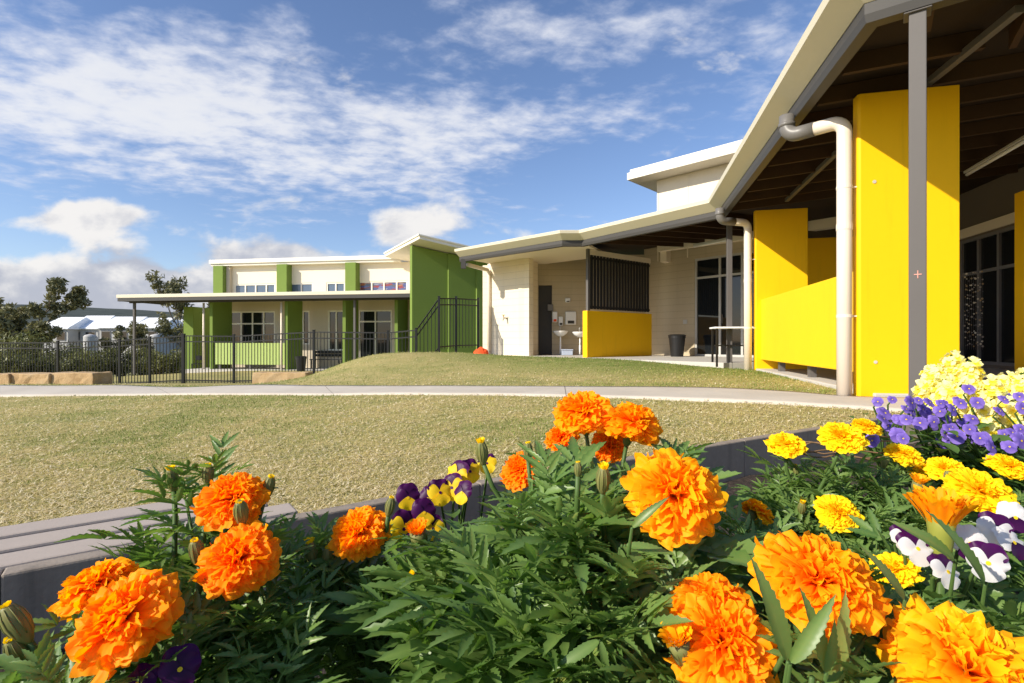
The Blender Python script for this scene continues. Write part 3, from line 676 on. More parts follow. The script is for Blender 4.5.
# wall tap
wf=Vector((-.67,.742)); q=lerp(w1r,w1l,.52)+Vector((-.67,-.742))*.0; fo=Vector((-.742*0-.67*0,0)); out=Vector((-.67,-.742)).normalized(); out=Vector((-(w1r-w1l).normalized().y*-1, -(w1r-w1l).normalized().x)); out=Vector(((w1r-w1l).normalized().y,-(w1r-w1l).normalized().x))
t=empty('wall_tap',(q.x,q.y,1.25),'small brass garden tap on the cream block wall','tap')
mb=MB(); a=q; b=q+out*.14; mb.tube([(a.x,a.y,1.22),(b.x,b.y,1.22),(b.x+out.x*.03,b.y+out.y*.03,1.15)],.025,8); mb.build('spout',M['frame_grey'],t,smooth=True)
mb=MB(); mb.tube([(b.x,b.y,1.22),(b.x,b.y,1.31)],.018,8); mb.beam((b.x-.05,b.y,1.31),(b.x+.05,b.y,1.31),.025,.02); mb.build('handle',M['sandstone'],t)
# bins
def bin_(p,h,r,label,lid=True):
    t=empty('rubbish_bin',p,label,'bin','black bins'); x,y,z=p
    mb=MB(); mb.revolve([(r*.72,0),(r*.95,h*.9),(r,h*.9),(r,h),(r*.93,h),(r*.68,.03)],(x,y,z),24); mb.build('body',M['black_plastic'],t,smooth=False)
    mb=MB(); mb.revolve([(r*1.04,h*.995),(r*1.06,h*1.03),(r*.8,h*1.08),(.04,h*1.09)],(x,y,z),24) ; mb.build('rim',M['black_plastic'],t)
    return t
p=W(677,356.5,14.4); bin_((p.x,p.y,FT),.58,.235,'round black bin on the veranda slab beside the glass doors')
p=W(301,368,22.8); bin_((p.x,p.y,FL),.62,.24,'black bin behind the fence in front of the green fin wall')
# table
t=empty('trestle_table',(4.3,10.0,.05),'narrow table with white top and thin black legs behind the far downpipe','table')
tA=Vector((3.98,10.05)); 
tb=lambda a,b:tA+Vector((.985,-.17))*a+Vector((.17,.985))*b
mb=MB(); mb.prism([tb(0,0),tb(.95,0),tb(.95,.5),tb(0,.5)],.755,.79); mb.build('table_top',M['table_white'],t,.006)
for a,b in ((.05,.05),(.9,.05),(.05,.45),(.9,.45)):
    q=tb(a,b); mb=MB(); mb.beam((q.x,q.y,.0),(q.x,q.y,.755),.035,.035,up=(0,1,0)); mb.build('leg',M['black_metal'],t,.003)
mb=MB(); q0,q1=tb(.05,.25),tb(.9,.25); mb.beam((q0.x,q0.y,.42),(q1.x,q1.y,.42),.03,.03); mb.build('stretcher',M['black_metal'],t)
# orange cloth by the fence
rng=np.random.RandomState(5)
def crumple(name,c,sx,sy,sz,label,cat,m):
    n=34; uu,vv=np.meshgrid(np.linspace(-1,1,n),np.linspace(-1,1,n)); h=np.clip(1-(uu**2+vv**2),0,1)**.5
    nz=np.zeros_like(uu)
    for k in range(14):
        a,b=rng.uniform(-7,7,2); nz+=np.abs(np.sin(a*uu+b*vv+rng.uniform(0,6)))*.12
    z=h*(.35+nz*.6); V=np.stack([c[0]+uu*sx*(1+.15*nz),c[1]+vv*sy,c[2]+z*sz],-1).reshape(-1,3)
    i=np.arange(n*n).reshape(n,n); F=np.stack([i[:-1,:-1],i[:-1,1:],i[1:,1:],i[1:,:-1]],-1).reshape(-1,4)
    o=np_mesh(name,V,F,m,origin=c); tag(o,label,cat); return o
p=W(481,354,14.75); crumple('safety_netting',(p.x,p.y,gz1(p.x,p.y)+.0),  .19,.15,.20,'crumpled orange red sheeting on the grass beside the fence end','sheeting',M['orange_cloth'])
# benches and chair on the green veranda
def bench_far(a,b):
    p=GB(a,b); t=empty('slatted_bench',(p.x,p.y,FL),'dark slatted bench on the green building veranda against its wall','bench'); L=1.7
    mb=MB(); 
    for k in range(3): mb.seg(GB(a,b+.05+k*.13),GB(a+L,b+.05+k*.13),.11,FL+.42,FL+.46)
    mb.build('seat',M['black_slat'],t)
    mb=MB()
    for z in (.58,.74): mb.seg(GB(a,b+.46),GB(a+L,b+.46),.03,FL+z,FL+z+.12)
    mb.build('backrest',M['black_slat'],t)
    for x in (.1,L-.15):
        for y in (.06,.42): mb=MB(); q=GB(a+x,b+y); mb.beam((q.x,q.y,FL),(q.x,q.y,FL+(.42 if y<.2 else .86)),.05,.05); mb.build('leg',M['black_metal'],t)
bench_far(-.75,1.95)
p=W(197.5,362,26.2); t=empty('metal_chair',(p.x,p.y,gz1(p.x,p.y)),'small dark metal chair beside the free standing green pillar','chair'); g0=gz1(p.x,p.y)
mb=MB(); mb.box(p.x-.2,p.x+.2,p.y-.2,p.y+.2,g0+.42,g0+.45); mb.build('seat',M['black_metal'],t)
mb=MB(); mb.box(p.x-.2,p.x+.2,p.y+.17,p.y+.2,g0+.62,g0+.85); mb.build('backrest',M['black_metal'],t)
for sx in (-.18,.18):
    for sy in (-.18,.185): mb=MB(); mb.beam((p.x+sx,p.y+sy,g0-.05),(p.x+sx,p.y+sy,g0+(.42 if sy<0 else .85)),.03,.03); mb.build('leg',M['black_metal'],t)

# sandstone blocks
def stone(pxa,pxb,pyt,pyb,d,dep,label,h=None):
    a=W(pxa,pyb,d); b=W(pxb,pyb,d*.995); z1=W(pxa,pyt,d).z; z0=min(gz1(a.x,a.y),gz1(b.x,b.y),a.z)-.06
    rg=random.Random(int(pxa*7)); mb=MB(); nA=9; nB=4
    vs=[];
    # subdivided rough box
    L=b.x-a.x; dy=b.y-a.y
    def P(i,j,k): 
        x=a.x+L*i/nA; y=a.y+dy*i/nA+dep*j/nB; z=z0+(z1-z0)*k/3
        jx=rg.uniform(-.012,.012); return (x+jx,y+rg.uniform(-.012,.012),z+(rg.uniform(-.012,.012) if k==3 else 0))
    G={}
    for i in range(nA+1):
        for j in range(nB+1):
            for k in range(4):
                if i in(0,nA) or j in (0,nB) or k in (0,3): G[i,j,k]=len(vs); vs.append(P(i,j,k))
    fs=[]
    for i in range(nA):
        for j in range(nB): fs.append((G[i,j,3],G[i+1,j,3],G[i+1,j+1,3],G[i,j+1,3]))
        for k in range(3): fs.append((G[i,0,k],G[i+1,0,k],G[i+1,0,k+1],G[i,0,k+1])); fs.append((G[i+1,nB,k],G[i,nB,k],G[i,nB,k+1],G[i+1,nB,k+1]))
    for j in range(nB):
        for k in range(3): fs.append((G[0,j+1,k],G[0,j,k],G[0,j,k+1],G[0,j+1,k+1])); fs.append((G[nA,j,k],G[nA,j+1,k],G[nA,j+1,k+1],G[nA,j,k+1]))
    mb.add(vs,fs); o=mb.build('sandstone_block',M['sandstone'],None,.02,loc=(a.x,a.y,z0)); tag(o,label,'block','sandstone blocks'); return o
stone(-60,9,374,386,12.0,.5,'sandstone block cut by the left edge of the photo')
stone(9.6,49,373.6,385.6,12.0,.5,'middle sandstone block of the row beside the path, between two others')
stone(49.6,93,373,385,12.0,.6,'right hand sandstone block of the row beside the path')
stone(252,306,372.5,381.5,14.4,.5,'pale sandstone block lying alone at the foot of the grass mound')

# ------------------------------------------------------------------ fence
fence=empty('metal_fence',(-8.7,16,-.8),'black metal picket fence stepping up the bank to the toilet block','fence')
FPX=[(-25,18.6,None),(-22.6,18.1,None),(-20.0,17.7,None),(-17.4,17.2,None),(-14.9,16.8,None),(-12.72,16.6,None),(-11.6,16.4,None),(-10.43,16.25,None),(-8.69,16.0,None),(-5.9,15.25,None),(-3.58,14.8,None),(-2.72,14.55,None),(-2.11,14.8,None),(-1.67,15.3,None),(-1.05,15.9,None)]
zt_=[.40,.42,.45,.47,.48,.55,.62,.70,.68,.80,.77,.84,1.76,1.80,1.81]
for i,(x,y,_) in enumerate(FPX):
    z0=zt_[i]-1.55; w=.065 if i!=7 else .09
    if i==11: z0=-.75
    mb=MB(); mb.beam((x,y,z0-.1),(x,y,zt_[i]+.03),w,w,up=(0,1,0)); mb.beam((x,y,zt_[i]+.03),(x,y,zt_[i]+.05),w+.012,w+.012,up=(0,1,0)); mb.build('fence_post',M['black_metal'],fence,.004)
for i in range(len(FPX)-1):
    a=Vector(FPX[i][:2]); b=Vector(FPX[i+1][:2]); L=(b-a).length; d=(b-a)/L; mb=MB()
    za,zb=zt_[i],zt_[i+1]
    for off in (-.02,-.20,-1.42):
        mb.beam((a.x,a.y,za+off),(b.x,b.y,zb+off),.03,.035)
    n=max(1,int(L/.108))
    for k in range(1,n):
        f=k/n; q=a+d*L*f; z=za+(zb-za)*f; mb.beam((q.x,q.y,z-1.5),(q.x,q.y,z-.02),.017,.017,up=(0,1,0))
    mb.build('picket_panel',M['black_metal'],fence)

# ------------------------------------------------------------------ background: hill, houses, trees
hx=np.linspace(-2600,900,140); 
hv=[]; rows=10
prof=lambda x: 57+27*np.exp(-((x+1200)/420)**2)+ -55*1/(1+np.exp(-(x+150)/170))
rg=np.random.RandomState(3); ridge=prof(hx)+np.convolve(rg.randn(146),np.ones(7)/7,'valid')*5+np.convolve(rg.randn(142),np.ones(3)/3,'valid')*1.6
for j in range(rows):
    f=j/(rows-1); yy=1100+f*500 - 0.12*hx*0; hv.append(np.column_stack([hx,np.full_like(hx,700)+f*520,np.maximum(-4+(ridge+4)*np.sin(f*math.pi/2)**.8,-4)]))
for j in range(4):
    f=j/3; hv.append(np.column_stack([hx,np.full_like(hx,1240+f*500),(ridge+4)*(1-f)-4]))
HV=np.stack(hv,0); q=np.arange(HV.shape[0]*140).reshape(-1,140)
HF=np.stack([q[:-1,:-1],q[:-1,1:],q[1:,1:],q[1:,:-1]],-1).reshape(-1,4)
o=np_mesh('hill',HV.reshape(-1,3),HF,M['hill'],smooth=False); tag(o,kind='structure')

def house(px0,px1,pyr,pye,d,label,skew=.07):
    a=W(px0,pye,d); b=W(px1,pye,d); zr_=W(px0,pyr,d).z; ze=a.z; dep=7.0; g=-2.7
    t=empty('white_roofed_house',((a.x+b.x)/2,d,g),label,'house','white roofed houses beyond the trees')
    mb=MB(); x0,x1=a.x,b.x; ov=.35
    mb.box(x0+ov,x1-ov,d+.4,d+dep-.4,g-.5,ze-.05); mb.build('wall',M['far_wall'],t)
    mb=MB(); ym=d+dep*.5; xi=(x1-x0)*skew
    vs=[(x0,d,ze),(x1,d,ze),(x1,d+dep,ze),(x0,d+dep,ze),(x0+xi,ym,zr_),(x1-xi*.3,ym,zr_)]
    vs+=[(x0,d,ze-.18),(x1,d,ze-.18),(x1,d+dep,ze-.18),(x0,d+dep,ze-.18)]
    mb.add(vs,[(0,1,5,4),(1,2,5),(2,3,4,5),(3,0,4),(6,7,1,0),(7,8,2,1),(8,9,3,2),(9,6,0,3),(9,8,7,6)]); mb.build('roof',M['roof_white'],t)
    wdt=(x1-x0)
    for f0,f1 in ((.12,.38),(.55,.85)):
        mb=MB(); mb.box(x0+wdt*f0,x0+wdt*f1,d+.33,d+.38,ze-1.9,ze-.6); w=mb.build('window',M['frame_dark'],t)
        mb=MB(); mb.box(x0+wdt*f0+.1,x0+wdt*f1-.1,d+.315,d+.328,ze-1.8,ze-.7); mb.build('pane',M['glass'],w)
house(38,68,316,328,78,'white roofed house half hidden behind the large eucalypt')
house(66,98,314.5,328,80,'white roofed house just right of the large eucalypt')
house(95,131,315.5,327,76,'white roofed house between eucalypt and canopy post')
house(130,160,316.5,327,74,'white roofed house seen under the canopy end, right of its post')
house(158,186,318,328,78,'white roofed house partly behind the slim gum tree')
# tanks at the corners of houses
for px,d,lb in ((90,72,'pale round water tank nearer the large eucalypt'),(156,70,'pale round water tank beside the slim gum tree')):
    p=W(px,328,d); t=MB(); t.revolve([(.75,0),(.75,2.6+1.5),(.6,4.3),(.1,4.45)],(p.x,p.y,-2.9),20); o=t.build('water_tank',M['far_wall'],None,loc=(p.x,p.y,-2.9)); tag(o,lb,'tank','water tanks')

def leaf_cloud(centers,rads,n,size,rng,flat=.8):
    C_=np.array(centers); Rr=np.array(rads); k=rng.choice(len(C_),n,p=Rr**2/np.sum(Rr**2))
    v=rng.randn(n,3); v/=np.linalg.norm(v,axis=1)[:,None]; rr=rng.rand(n)**.45
    P=C_[k]+v*rr[:,None]*Rr[k][:,None]*np.array([1,1,flat])
    a=rng.randn(n,3); a[:,2]-=.3; a/=np.linalg.norm(a,axis=1)[:,None]; b=np.cross(a,rng.randn(n,3)); b/=np.linalg.norm(b,axis=1)[:,None]
    s=size*rng.uniform(.6,1.4,n)[:,None]; w=s*.38
    V=np.stack([P-a*s,P+b*w,P+a*s,P-b*w],1).reshape(-1,3); F=np.arange(n*4).reshape(n,4)
    ct=rng.rand(len(C_))[k]; tone=np.repeat(np.clip(.15+.45*ct+.4*rng.rand(n)-.1,0,1),4)
    return V,F,tone
def tree(p,h,spread,label,seed,n=3600,leaf=.17,low=.35,group=None,trunk_r=.16,lean=.05):
    rg=np.random.RandomState(seed); rr=random.Random(seed); x,y,z=p
    t=empty('gum_tree',p,label,'tree',group); mb=MB()
    tips=[]; 
    def limb(p0,d,L,r,lev):
        pts=[p0]; q=p0.copy(); dd=d.copy()
        for i in range(5):
            dd=(dd+Vector((rr.uniform(-.25,.25),rr.uniform(-.25,.25),rr.uniform(-.05,.18)))).normalized(); q=q+dd*L/5; pts.append(q.copy())
        mb.tube(pts,[max(.012,r*(1-.14*i)) for i in range(6)],6)
        if lev>0:
            for i in range(2,6):
                for _ in range(1 if i<5 else 2):
                    nd=(dd+Vector((rr.uniform(-1,1),rr.uniform(-1,1),rr.uniform(-.1,.6)))).normalized(); limb(pts[i],nd,L*rr.uniform(.45,.7),r*.5,lev-1)
        else: tips.append(q); tips.append(pts[3])
    base=Vector(p); limb(base,Vector((lean,0,1)),h*.55,trunk_r,2)
    T=np.array([list(q) for q in tips]); mx=T[:,0].mean()-x; my=T[:,1].mean()-y; fx=spread/np.percentile(np.abs(T[:,0]-x-mx),95); fy=spread/np.percentile(np.abs(T[:,1]-y-my),95); T[:,0]=x+(T[:,0]-x-mx)*fx; T[:,1]=y+(T[:,1]-y-my)*fy
    zz=T[:,2].copy(); T[:,2]=z+h*low+(zz-zz.min())/(zz.max()-zz.min())*(h*(.94-low))
    zlo,zhi=zz.min(),zz.max()
    def remap(v):
        f=min(1,max(0,(v[2]-z)/(zlo-z))); kx=1+(fx-1)*f; ky=1+(fy-1)*f
        zn=z+(v[2]-z)*(h*low)/(zlo-z) if v[2]<zlo else z+h*low+(v[2]-zlo)/(zhi-zlo)*(h*(.94-low))
        return (x+(v[0]-x-mx*f)*kx,y+(v[1]-y-my*f)*ky,zn)
    mb.v=[remap(v) for v in mb.v]
    mb.build('trunk',M['bark'],t,smooth=True)
    V,F,tone=leaf_cloud(T,[rr.uniform(.04,.085)*h for _ in T],n,leaf,rg,.7)
    np_mesh('crown',V,F,M['euc'],t,origin=p,attr=tone); return t
def at(px,d): 
    x=(px-512)/512*d; return (x,d,gz1(x,d))
tree(at(36,40),8.3,3.2,'large open crowned gum tree at the left edge, tallest of the trees',11,6500,.18,.30,'background gum trees',.14,.06)
tree(at(-22,38),6.6,2.6,'gum tree cut by the left edge of the photo beside the tallest one',12,3600,.16,.3,'background gum trees')
tree(at(174,45),9.1,1.35,'slim gum tree rising above the canopy end',13,3200,.17,.30,'background gum trees',.12,.0)
tree(at(209,48),7.7,1.2,'gum tree mostly hidden behind the green fin building',14,2200,.17,.4,'background gum trees',.12,.0)
tree(at(118,42),4.4,1.2,'short young gum tree left of the canopy post',15,1800,.15,.2,'background gum trees',.08)
tree(at(143,40),4.6,1.1,'short young gum tree right of the canopy post',16,1800,.15,.2,'background gum trees',.08)
rs=np.random.RandomState(8); protos=[]
def shrub(p,w,h,label,seed,yellow=False):
    rg=np.random.RandomState(seed); t=empty('shrub',p,label,'shrub','shrubs behind the fence'); x,y,z=p
    cs=[];rd=[]
    for k in range(16):
        a=rg.uniform(0,6.28); r_=rg.rand()**.5*w; hh=h*rg.uniform(.15,.85); cs.append((x+math.cos(a)*r_*.8,y+math.sin(a)*r_*.8,z+hh)); rd.append(w*rg.uniform(.25,.5))
    V,F,tone=leaf_cloud(cs,rd,2200,.085,rg,.9); np_mesh('crown',V,F,M['shrub'],t,origin=p,attr=tone)
    mb=MB()
    for k in range(7):
        c=cs[k]; mb.tube([(x+rg.uniform(-.1,.1),y,z-.05),((x+c[0])/2,(y+c[1])/2,z+(c[2]-z)*.6),c],[.03,.02,.008],5)
    mb.build('stem',M['bark'],t)
SH=[(-30,25,1.9,2.2,'dark shrub mass at the left photo edge behind the fence'),(8,24,1.6,2.4,'tall dark shrub under the large gum tree'),(42,26,1.7,1.7,'rounded shrub right below the tall gum trunk'),
 (72,25,1.4,1.35,'low shrub between two fence posts at left, left of the first white roofs'),(98,27,1.5,1.5,'shrub in front of the second white roof from the left'),(122,28,1.2,1.7,'shrub just left of the canopy post'),
 (141,28,1.2,1.65,'shrub just right of the canopy post'),(160,27.5,1.1,1.3,'shrub beneath the slim gum tree'),(176,31,1.4,1.5,'shrub at the left side of the green pillar'),(20,21.5,.9,1.0,'small yellowish shrub close behind the fence at left'),(55,22.5,.9,.9,'small low shrub close behind a fence post'),(206,33,1.3,1.8,'shrub seen between green pillar and first fin wall')]
for i,(px,d,w,h,lb) in enumerate(SH): shrub(at(px,d),w,h,lb,40+i)

# ------------------------------------------------------------------ planter and bench
RIM=[Vector(p) for p in ((-1.75,.42),(-.986,.986),(-.10,1.62),(1.06,2.33),(2.35,3.10),(3.3,3.25),(4.2,2.4))]
planter=empty('planter_box',(0,1.3,-.4),'charcoal raised planter wall around the flower bed, rising to the right','planter')
for i in range(len(RIM)-1):
    P=RIM[max(0,i-1):i+3]; 
    a,b=RIM[i],RIM[i+1]; d=(b-a).normalized(); n=Vector((-d.y,d.x))
    mb=MB(); mb.seg(a,b,.045,-.6,.05,side=1); mb.build('wall_panel',M['planter'],planter,.005)
mb=MB()
near_=[Vector(p) for p in ((-1.6,-.5),(-.9,-.7),(.0,-.8),(1.2,-.6),(2.6,.1),(3.4,.6),(4.2,1.2))]
mb.seg(near_[0],near_[2],.05,-.6,.05,side=-1) 
planter_n=mb.build('wall_panel',M['planter'],planter,.005)
def soilz(x,y):
    return .5-(.62-.27*np.exp(-((x-1.0)**2+(y-.95)**2)/.36)-.10*np.exp(-((x)**2+(y-.55)**2)/.2))
nu,nv=110,80; uu=np.linspace(0,1,nu); RA=smooth_poly([tuple(p) for p in RIM],nu); 
ts=np.linspace(0,len(RIM)-1,nu); i0=np.clip(ts.astype(int),0,len(RIM)-2); RA=np.array([list(RIM[i].lerp(RIM[i+1],t-i)) for i,t in zip(i0,ts)]); NB=np.array([list(near_[i].lerp(near_[i+1],t-i)) for i,t in zip(i0,ts)])
g=[]; rg=np.random.RandomState(2)
for j in range(nv):
    f=j/(nv-1); q=RA*(1-f)+NB*f; z=soilz(q[:,0],q[:,1])+rg.randn(nu)*.006; g.append(np.column_stack([q,z]))
G_=np.stack(g,0); ii=np.arange(nu*nv).reshape(nv,nu); F=np.stack([ii[:-1,:-1],ii[1:,:-1],ii[1:,1:],ii[:-1,1:]],-1).reshape(-1,4)
soil=np_mesh('soil',G_.reshape(-1,3),F,M['soil'],smooth=True); tag(soil,kind='structure')
# bench along the outside of the rim
bench=empty('garden_bench',(-1.3,1.0,-.4),'grey brown slatted bench fixed along the outside of the planter','bench')
bd=Vector((.80,.60)); bn=Vector((-.60,.80)); b0=Vector((-.986,.986))
for k in range(3):
    o0=.052+k*.112; s0,s1=-1.6,.51+ (0.03 if k==0 else 0)
    if k==0: s1=.56
    a=b0+bd*s0+bn*o0; b=b0+bd*s1+bn*o0
    mb=MB(); mb.seg(a,b,.089,.012,.05,side=1); mb.build('slat',M['bench'],bench,.006)
for s in (-1.2,-.35,.38):
    mb=MB(); a=b0+bd*s+bn*.05; b=a+bn*.33; mb.beam((a.x,a.y,-.02),(b.x,b.y,-.02),.05,.06); mb.beam((b.x-bn.x*.03,b.y-bn.y*.03,-.55),(b.x-bn.x*.03,b.y-bn.y*.03,-.05),.05,.05); mb.build('leg',M['steel'],bench)

# ------------------------------------------------------------------ lawn blades
def inpoly(px,py,poly):
    c=np.zeros(len(px),bool); n=len(poly); j=n-1
    for i in range(n):
        xi,yi=poly[i]; xj,yj=poly[j]
        cond=((yi>py)!=(yj>py))&(px<(xj-xi)*(py-yi)/((yj-yi) if abs(yj-yi)>1e-12 else 1e-12)+xi); c^=cond; j=i
    return c
rg=np.random.RandomState(77); NBL=420000
Y=1/(rg.uniform(1/15.0,1/1.75,NBL)); X=Y*rg.uniform(-1.12,1.0,NBL)
keep=~inpoly(X,Y,PATH_POLY)
plp=[tuple(p+Vector((-.05,.09))) for p in RIM]+[tuple(p) for p in near_[::-1]]; keep&=~inpoly(X,Y,np.array(plp))
bp=[tuple(q) for q in ([VP_(.62,4.9),VP_(.62,9.6),VP_(5.4,9.6),VP_(5.4,2.2)])]; keep&=~inpoly(X,Y,np.array(bp))
tp=[tuple(v) for v in (EAVE[0]+Vector((.5,.7)),EAVE[1]+Vector((.35,.55)),EAVE[2]+nn*.45,EAVE[3]+nn*.45-nt*.15,EAVE[3]+nn*4.3+nt*2.0,Vector((2.8,18.4)),Vector((-.2,18)))]; keep&=~inpoly(X,Y,np.array(tp))
X=X[keep];Y=Y[keep];N=len(X);Z=gz(X,Y)
def vnoise(x,y,sc,seed):               # smooth value noise for patches of wear and green
    r=np.random.RandomState(seed); T=r.rand(64,64); x=x*sc+100; y=y*sc+100; xi=np.floor(x).astype(int); yi=np.floor(y).astype(int); fx=x-xi; fy=y-yi; fx=fx*fx*(3-2*fx); fy=fy*fy*(3-2*fy)
    g=lambda a,b: T[a%64,b%64]
    return (g(xi,yi)*(1-fx)+g(xi+1,yi)*fx)*(1-fy)+(g(xi,yi+1)*(1-fx)+g(xi+1,yi+1)*fx)*fy
patch=.5*vnoise(X,Y,.7,1)+.3*vnoise(X,Y,1.9,2)+.2*vnoise(X,Y,5.0,3)
greenish=np.clip((Y+.8*X-8.8)/2.8,0,1)*np.clip((X+4.5)/5,0,1)
pg=np.clip((patch-.40)/.20,0,1)*(1-.75*greenish)        # 0 green, 1 dry
straw=rg.rand(N)<.12+.46*pg
L=rg.uniform(.014,.036,N)*np.clip(.8+Y*.05,.85,1.35)
th=np.where(straw,rg.uniform(1.2,1.56,N),rg.uniform(.25,1.2,N)); ph=rg.uniform(0,2*math.pi,N)
D=np.stack([np.sin(th)*np.cos(ph),np.sin(th)*np.sin(ph),np.cos(th)],-1); S=np.stack([-np.sin(ph),np.cos(ph),np.zeros(N)],-1)
wdt=np.clip(.0010+.00045*Y,.0014,.005)[:,None]; Pb=np.stack([X,Y,Z-.002],-1); L=np.where(straw,L*1.5,L); clip_=straw&(rg.rand(N)<.16); wdt=np.where(clip_[:,None],wdt*2.0,wdt)
up=np.zeros((N,3)); up[:,2]=np.where(straw,rg.uniform(.004,.02,N),0)
V=np.stack([Pb-S*wdt+up,Pb+S*wdt+up,Pb+up+D*L[:,None]],1).reshape(-1,3)
tone=np.clip(-.12*greenish+.10*(patch-.5)+np.where(straw,np.where(clip_,rg.uniform(.85,1.0,N),rg.uniform(.45,.95,N)),rg.uniform(.0,.34,N)+.30*pg),0,1)
o=np_mesh('lawn_grass',V,np.arange(N*3).reshape(N,3),M['grass'],attr=np.repeat(tone,3)); tag(o,'dry clipped grass over the lawn and bank','grass',kind='stuff')

# ------------------------------------------------------------------ flowers
def rot_to(axis,spin=0):
    q=Vector((0,0,1)).rotation_difference(Vector(axis).normalized()); return (q.to_matrix()@Matrix.Rotation(spin,3,'Z'))
def petal_grid(L,Wd,bend,ruf,rn,cup,nt,ns,rg,notch=.06,widepow=.75,tipround=.18):
    t=np.linspace(0,1,nt)[:,None]; s=np.linspace(-1,1,ns)[None,:]
    ph=rg.uniform(0,6.28); ph2=rg.uniform(0,6.28)
    w=Wd*(.12+.88*t**widepow)*(1-.22*np.clip((t-.8)/.2,0,1)**2)
    x=w*s*(1+.06*np.sin(5*t+ph))
    yl=L*(t-tipround*t**3*s**2)+L*notch*t**3*np.sin(rn*1.9*s+ph2)
    zz=ruf*L*t**2*(np.sin(rn*s+ph)+.5*np.sin(rn*2.1*s+ph2+3*t)+.22*t*np.sin(rn*3.7*s+ph*2)) + cup*Wd*s**2*t
    # bend centre line
    ang=bend*t**1.6; n=40; ti=np.linspace(0,1.25,n); an=bend*ti**1.6; cy=np.concatenate([[0],np.cumsum(np.cos(an[:-1])*np.diff(ti))]); cz=np.concatenate([[0],np.cumsum(-np.sin(an[:-1])*np.diff(ti))])
    tt=np.clip(yl/L,0,1.25); Y=np.interp(tt,ti,cy)*L; Zc=np.interp(tt,ti,cz)*L; aa=np.interp(tt,ti,an)
    return np.stack([x+0*Y,Y+zz*np.sin(aa),Zc+zz*np.cos(aa)],-1).reshape(-1,3)
def grid_faces(nt,ns):
    i=np.arange(nt*ns).reshape(nt,ns); return np.stack([i[:-1,:-1],i[:-1,1:],i[1:,1:],i[1:,:-1]],-1).reshape(-1,4)
def head_arrays(seed,n=125,flat=.78,open_=100,nt=9,ns=13,ruf=.10,wk=1.0):
    rg=np.random.RandomState(seed); Vs=[];Fs=[];T=[]; off=0; GF=grid_faces(nt,ns)
    for i in range(n):
        f=(i+.5)/n; th=R(6+ (open_-6)*f**.72)+rg.uniform(-.10,.10); ph=i*2.39996+rg.uniform(-.35,.35)
        L=(.74+.26*f)*rg.uniform(.86,1.10); Wd=wk*(.20+.25*f)*rg.uniform(.85,1.25)
        bend=(.35+.75*f)*rg.uniform(.6,1.4) if f>.25 else rg.uniform(-.4,.5)
        P=petal_grid(L,Wd,bend,ruf*rg.uniform(.7,1.6),rg.uniform(3.2,5.0),rg.uniform(-.25,.35),nt,ns,rg,notch=.035,tipround=rg.uniform(.02,.16))
        st,ct,sp,cp=math.sin(th),math.cos(th),math.sin(ph),math.cos(ph)
        y=np.array([st*cp,st*sp,ct]); z=np.array([-ct*cp,-ct*sp,st]); x=np.cross(y,z)
        tw=rg.uniform(-.5,.5); x2=x*math.cos(tw)+z*math.sin(tw); z2=-x*math.sin(tw)+z*math.cos(tw)
        base=np.array([st*cp*.06,st*sp*.06,-.12])
        Q=base+P[:,0:1]*x2+P[:,1:2]*y+P[:,2:3]*z2
        Q[:,2]*=flat
        Vs.append(Q); Fs.append(GF+off); off+=len(Q)
        tt=np.repeat(np.linspace(0,1,nt),ns); T.append(np.clip(.15+.55*tt**1.5+rg.uniform(-.15,.3),0,1))
    return np.vstack(Vs),np.vstack(Fs),np.concatenate(T)
def mesh_only(name,V,F,mats,T=None,midx=None,smooth=True):
    o=np_mesh(name,V,F,None,smooth=smooth,attr=T,mats=mats,midx=midx); me=o.data; bpy.data.objects.remove(o); return me
HEADS={}
for s in range(5): 
    V,F,T=head_arrays(100+s,n=96+6*s); HEADS['o',s]=mesh_only('marigold_head',V,F,[M['petal_o']],T); HEADS['d',s]=mesh_only('marigold_head',V,F,[M['petal_dk']],T)
V,F,T=head_arrays(111,n=96); HEADS['e',0]=mesh_only('marigold_head',V,F,[M['petal_yo']],T)
for s in range(4):
    V,F,T=head_arrays(200+s,n=120,flat=.62,open_=98,nt=6,ns=9,ruf=.09,wk=.85); HEADS['y',s]=mesh_only('marigold_head',V,F,[M['petal_y']],T)
for s in range(2):
    V,F,T=head_arrays(230+s,n=70,flat=.8,open_=88,nt=6,ns=9,ruf=.08,wk=.8); HEADS['m',s]=mesh_only('marigold_head',V,F,[M['petal_yo']],T)
# calyx (unit radius 1 = flower radius): flared green cup below the petals
mb=MB(); mb.revolve([(.07,-1.0),(.13,-.9),(.19,-.65),(.25,-.35),(.30,-.12),(.24,-.08)],(0,0,0),12)
o=mb.build('calyx',M['calyx'],None,smooth=True); CALYX=o.data; bpy.data.objects.remove(o)
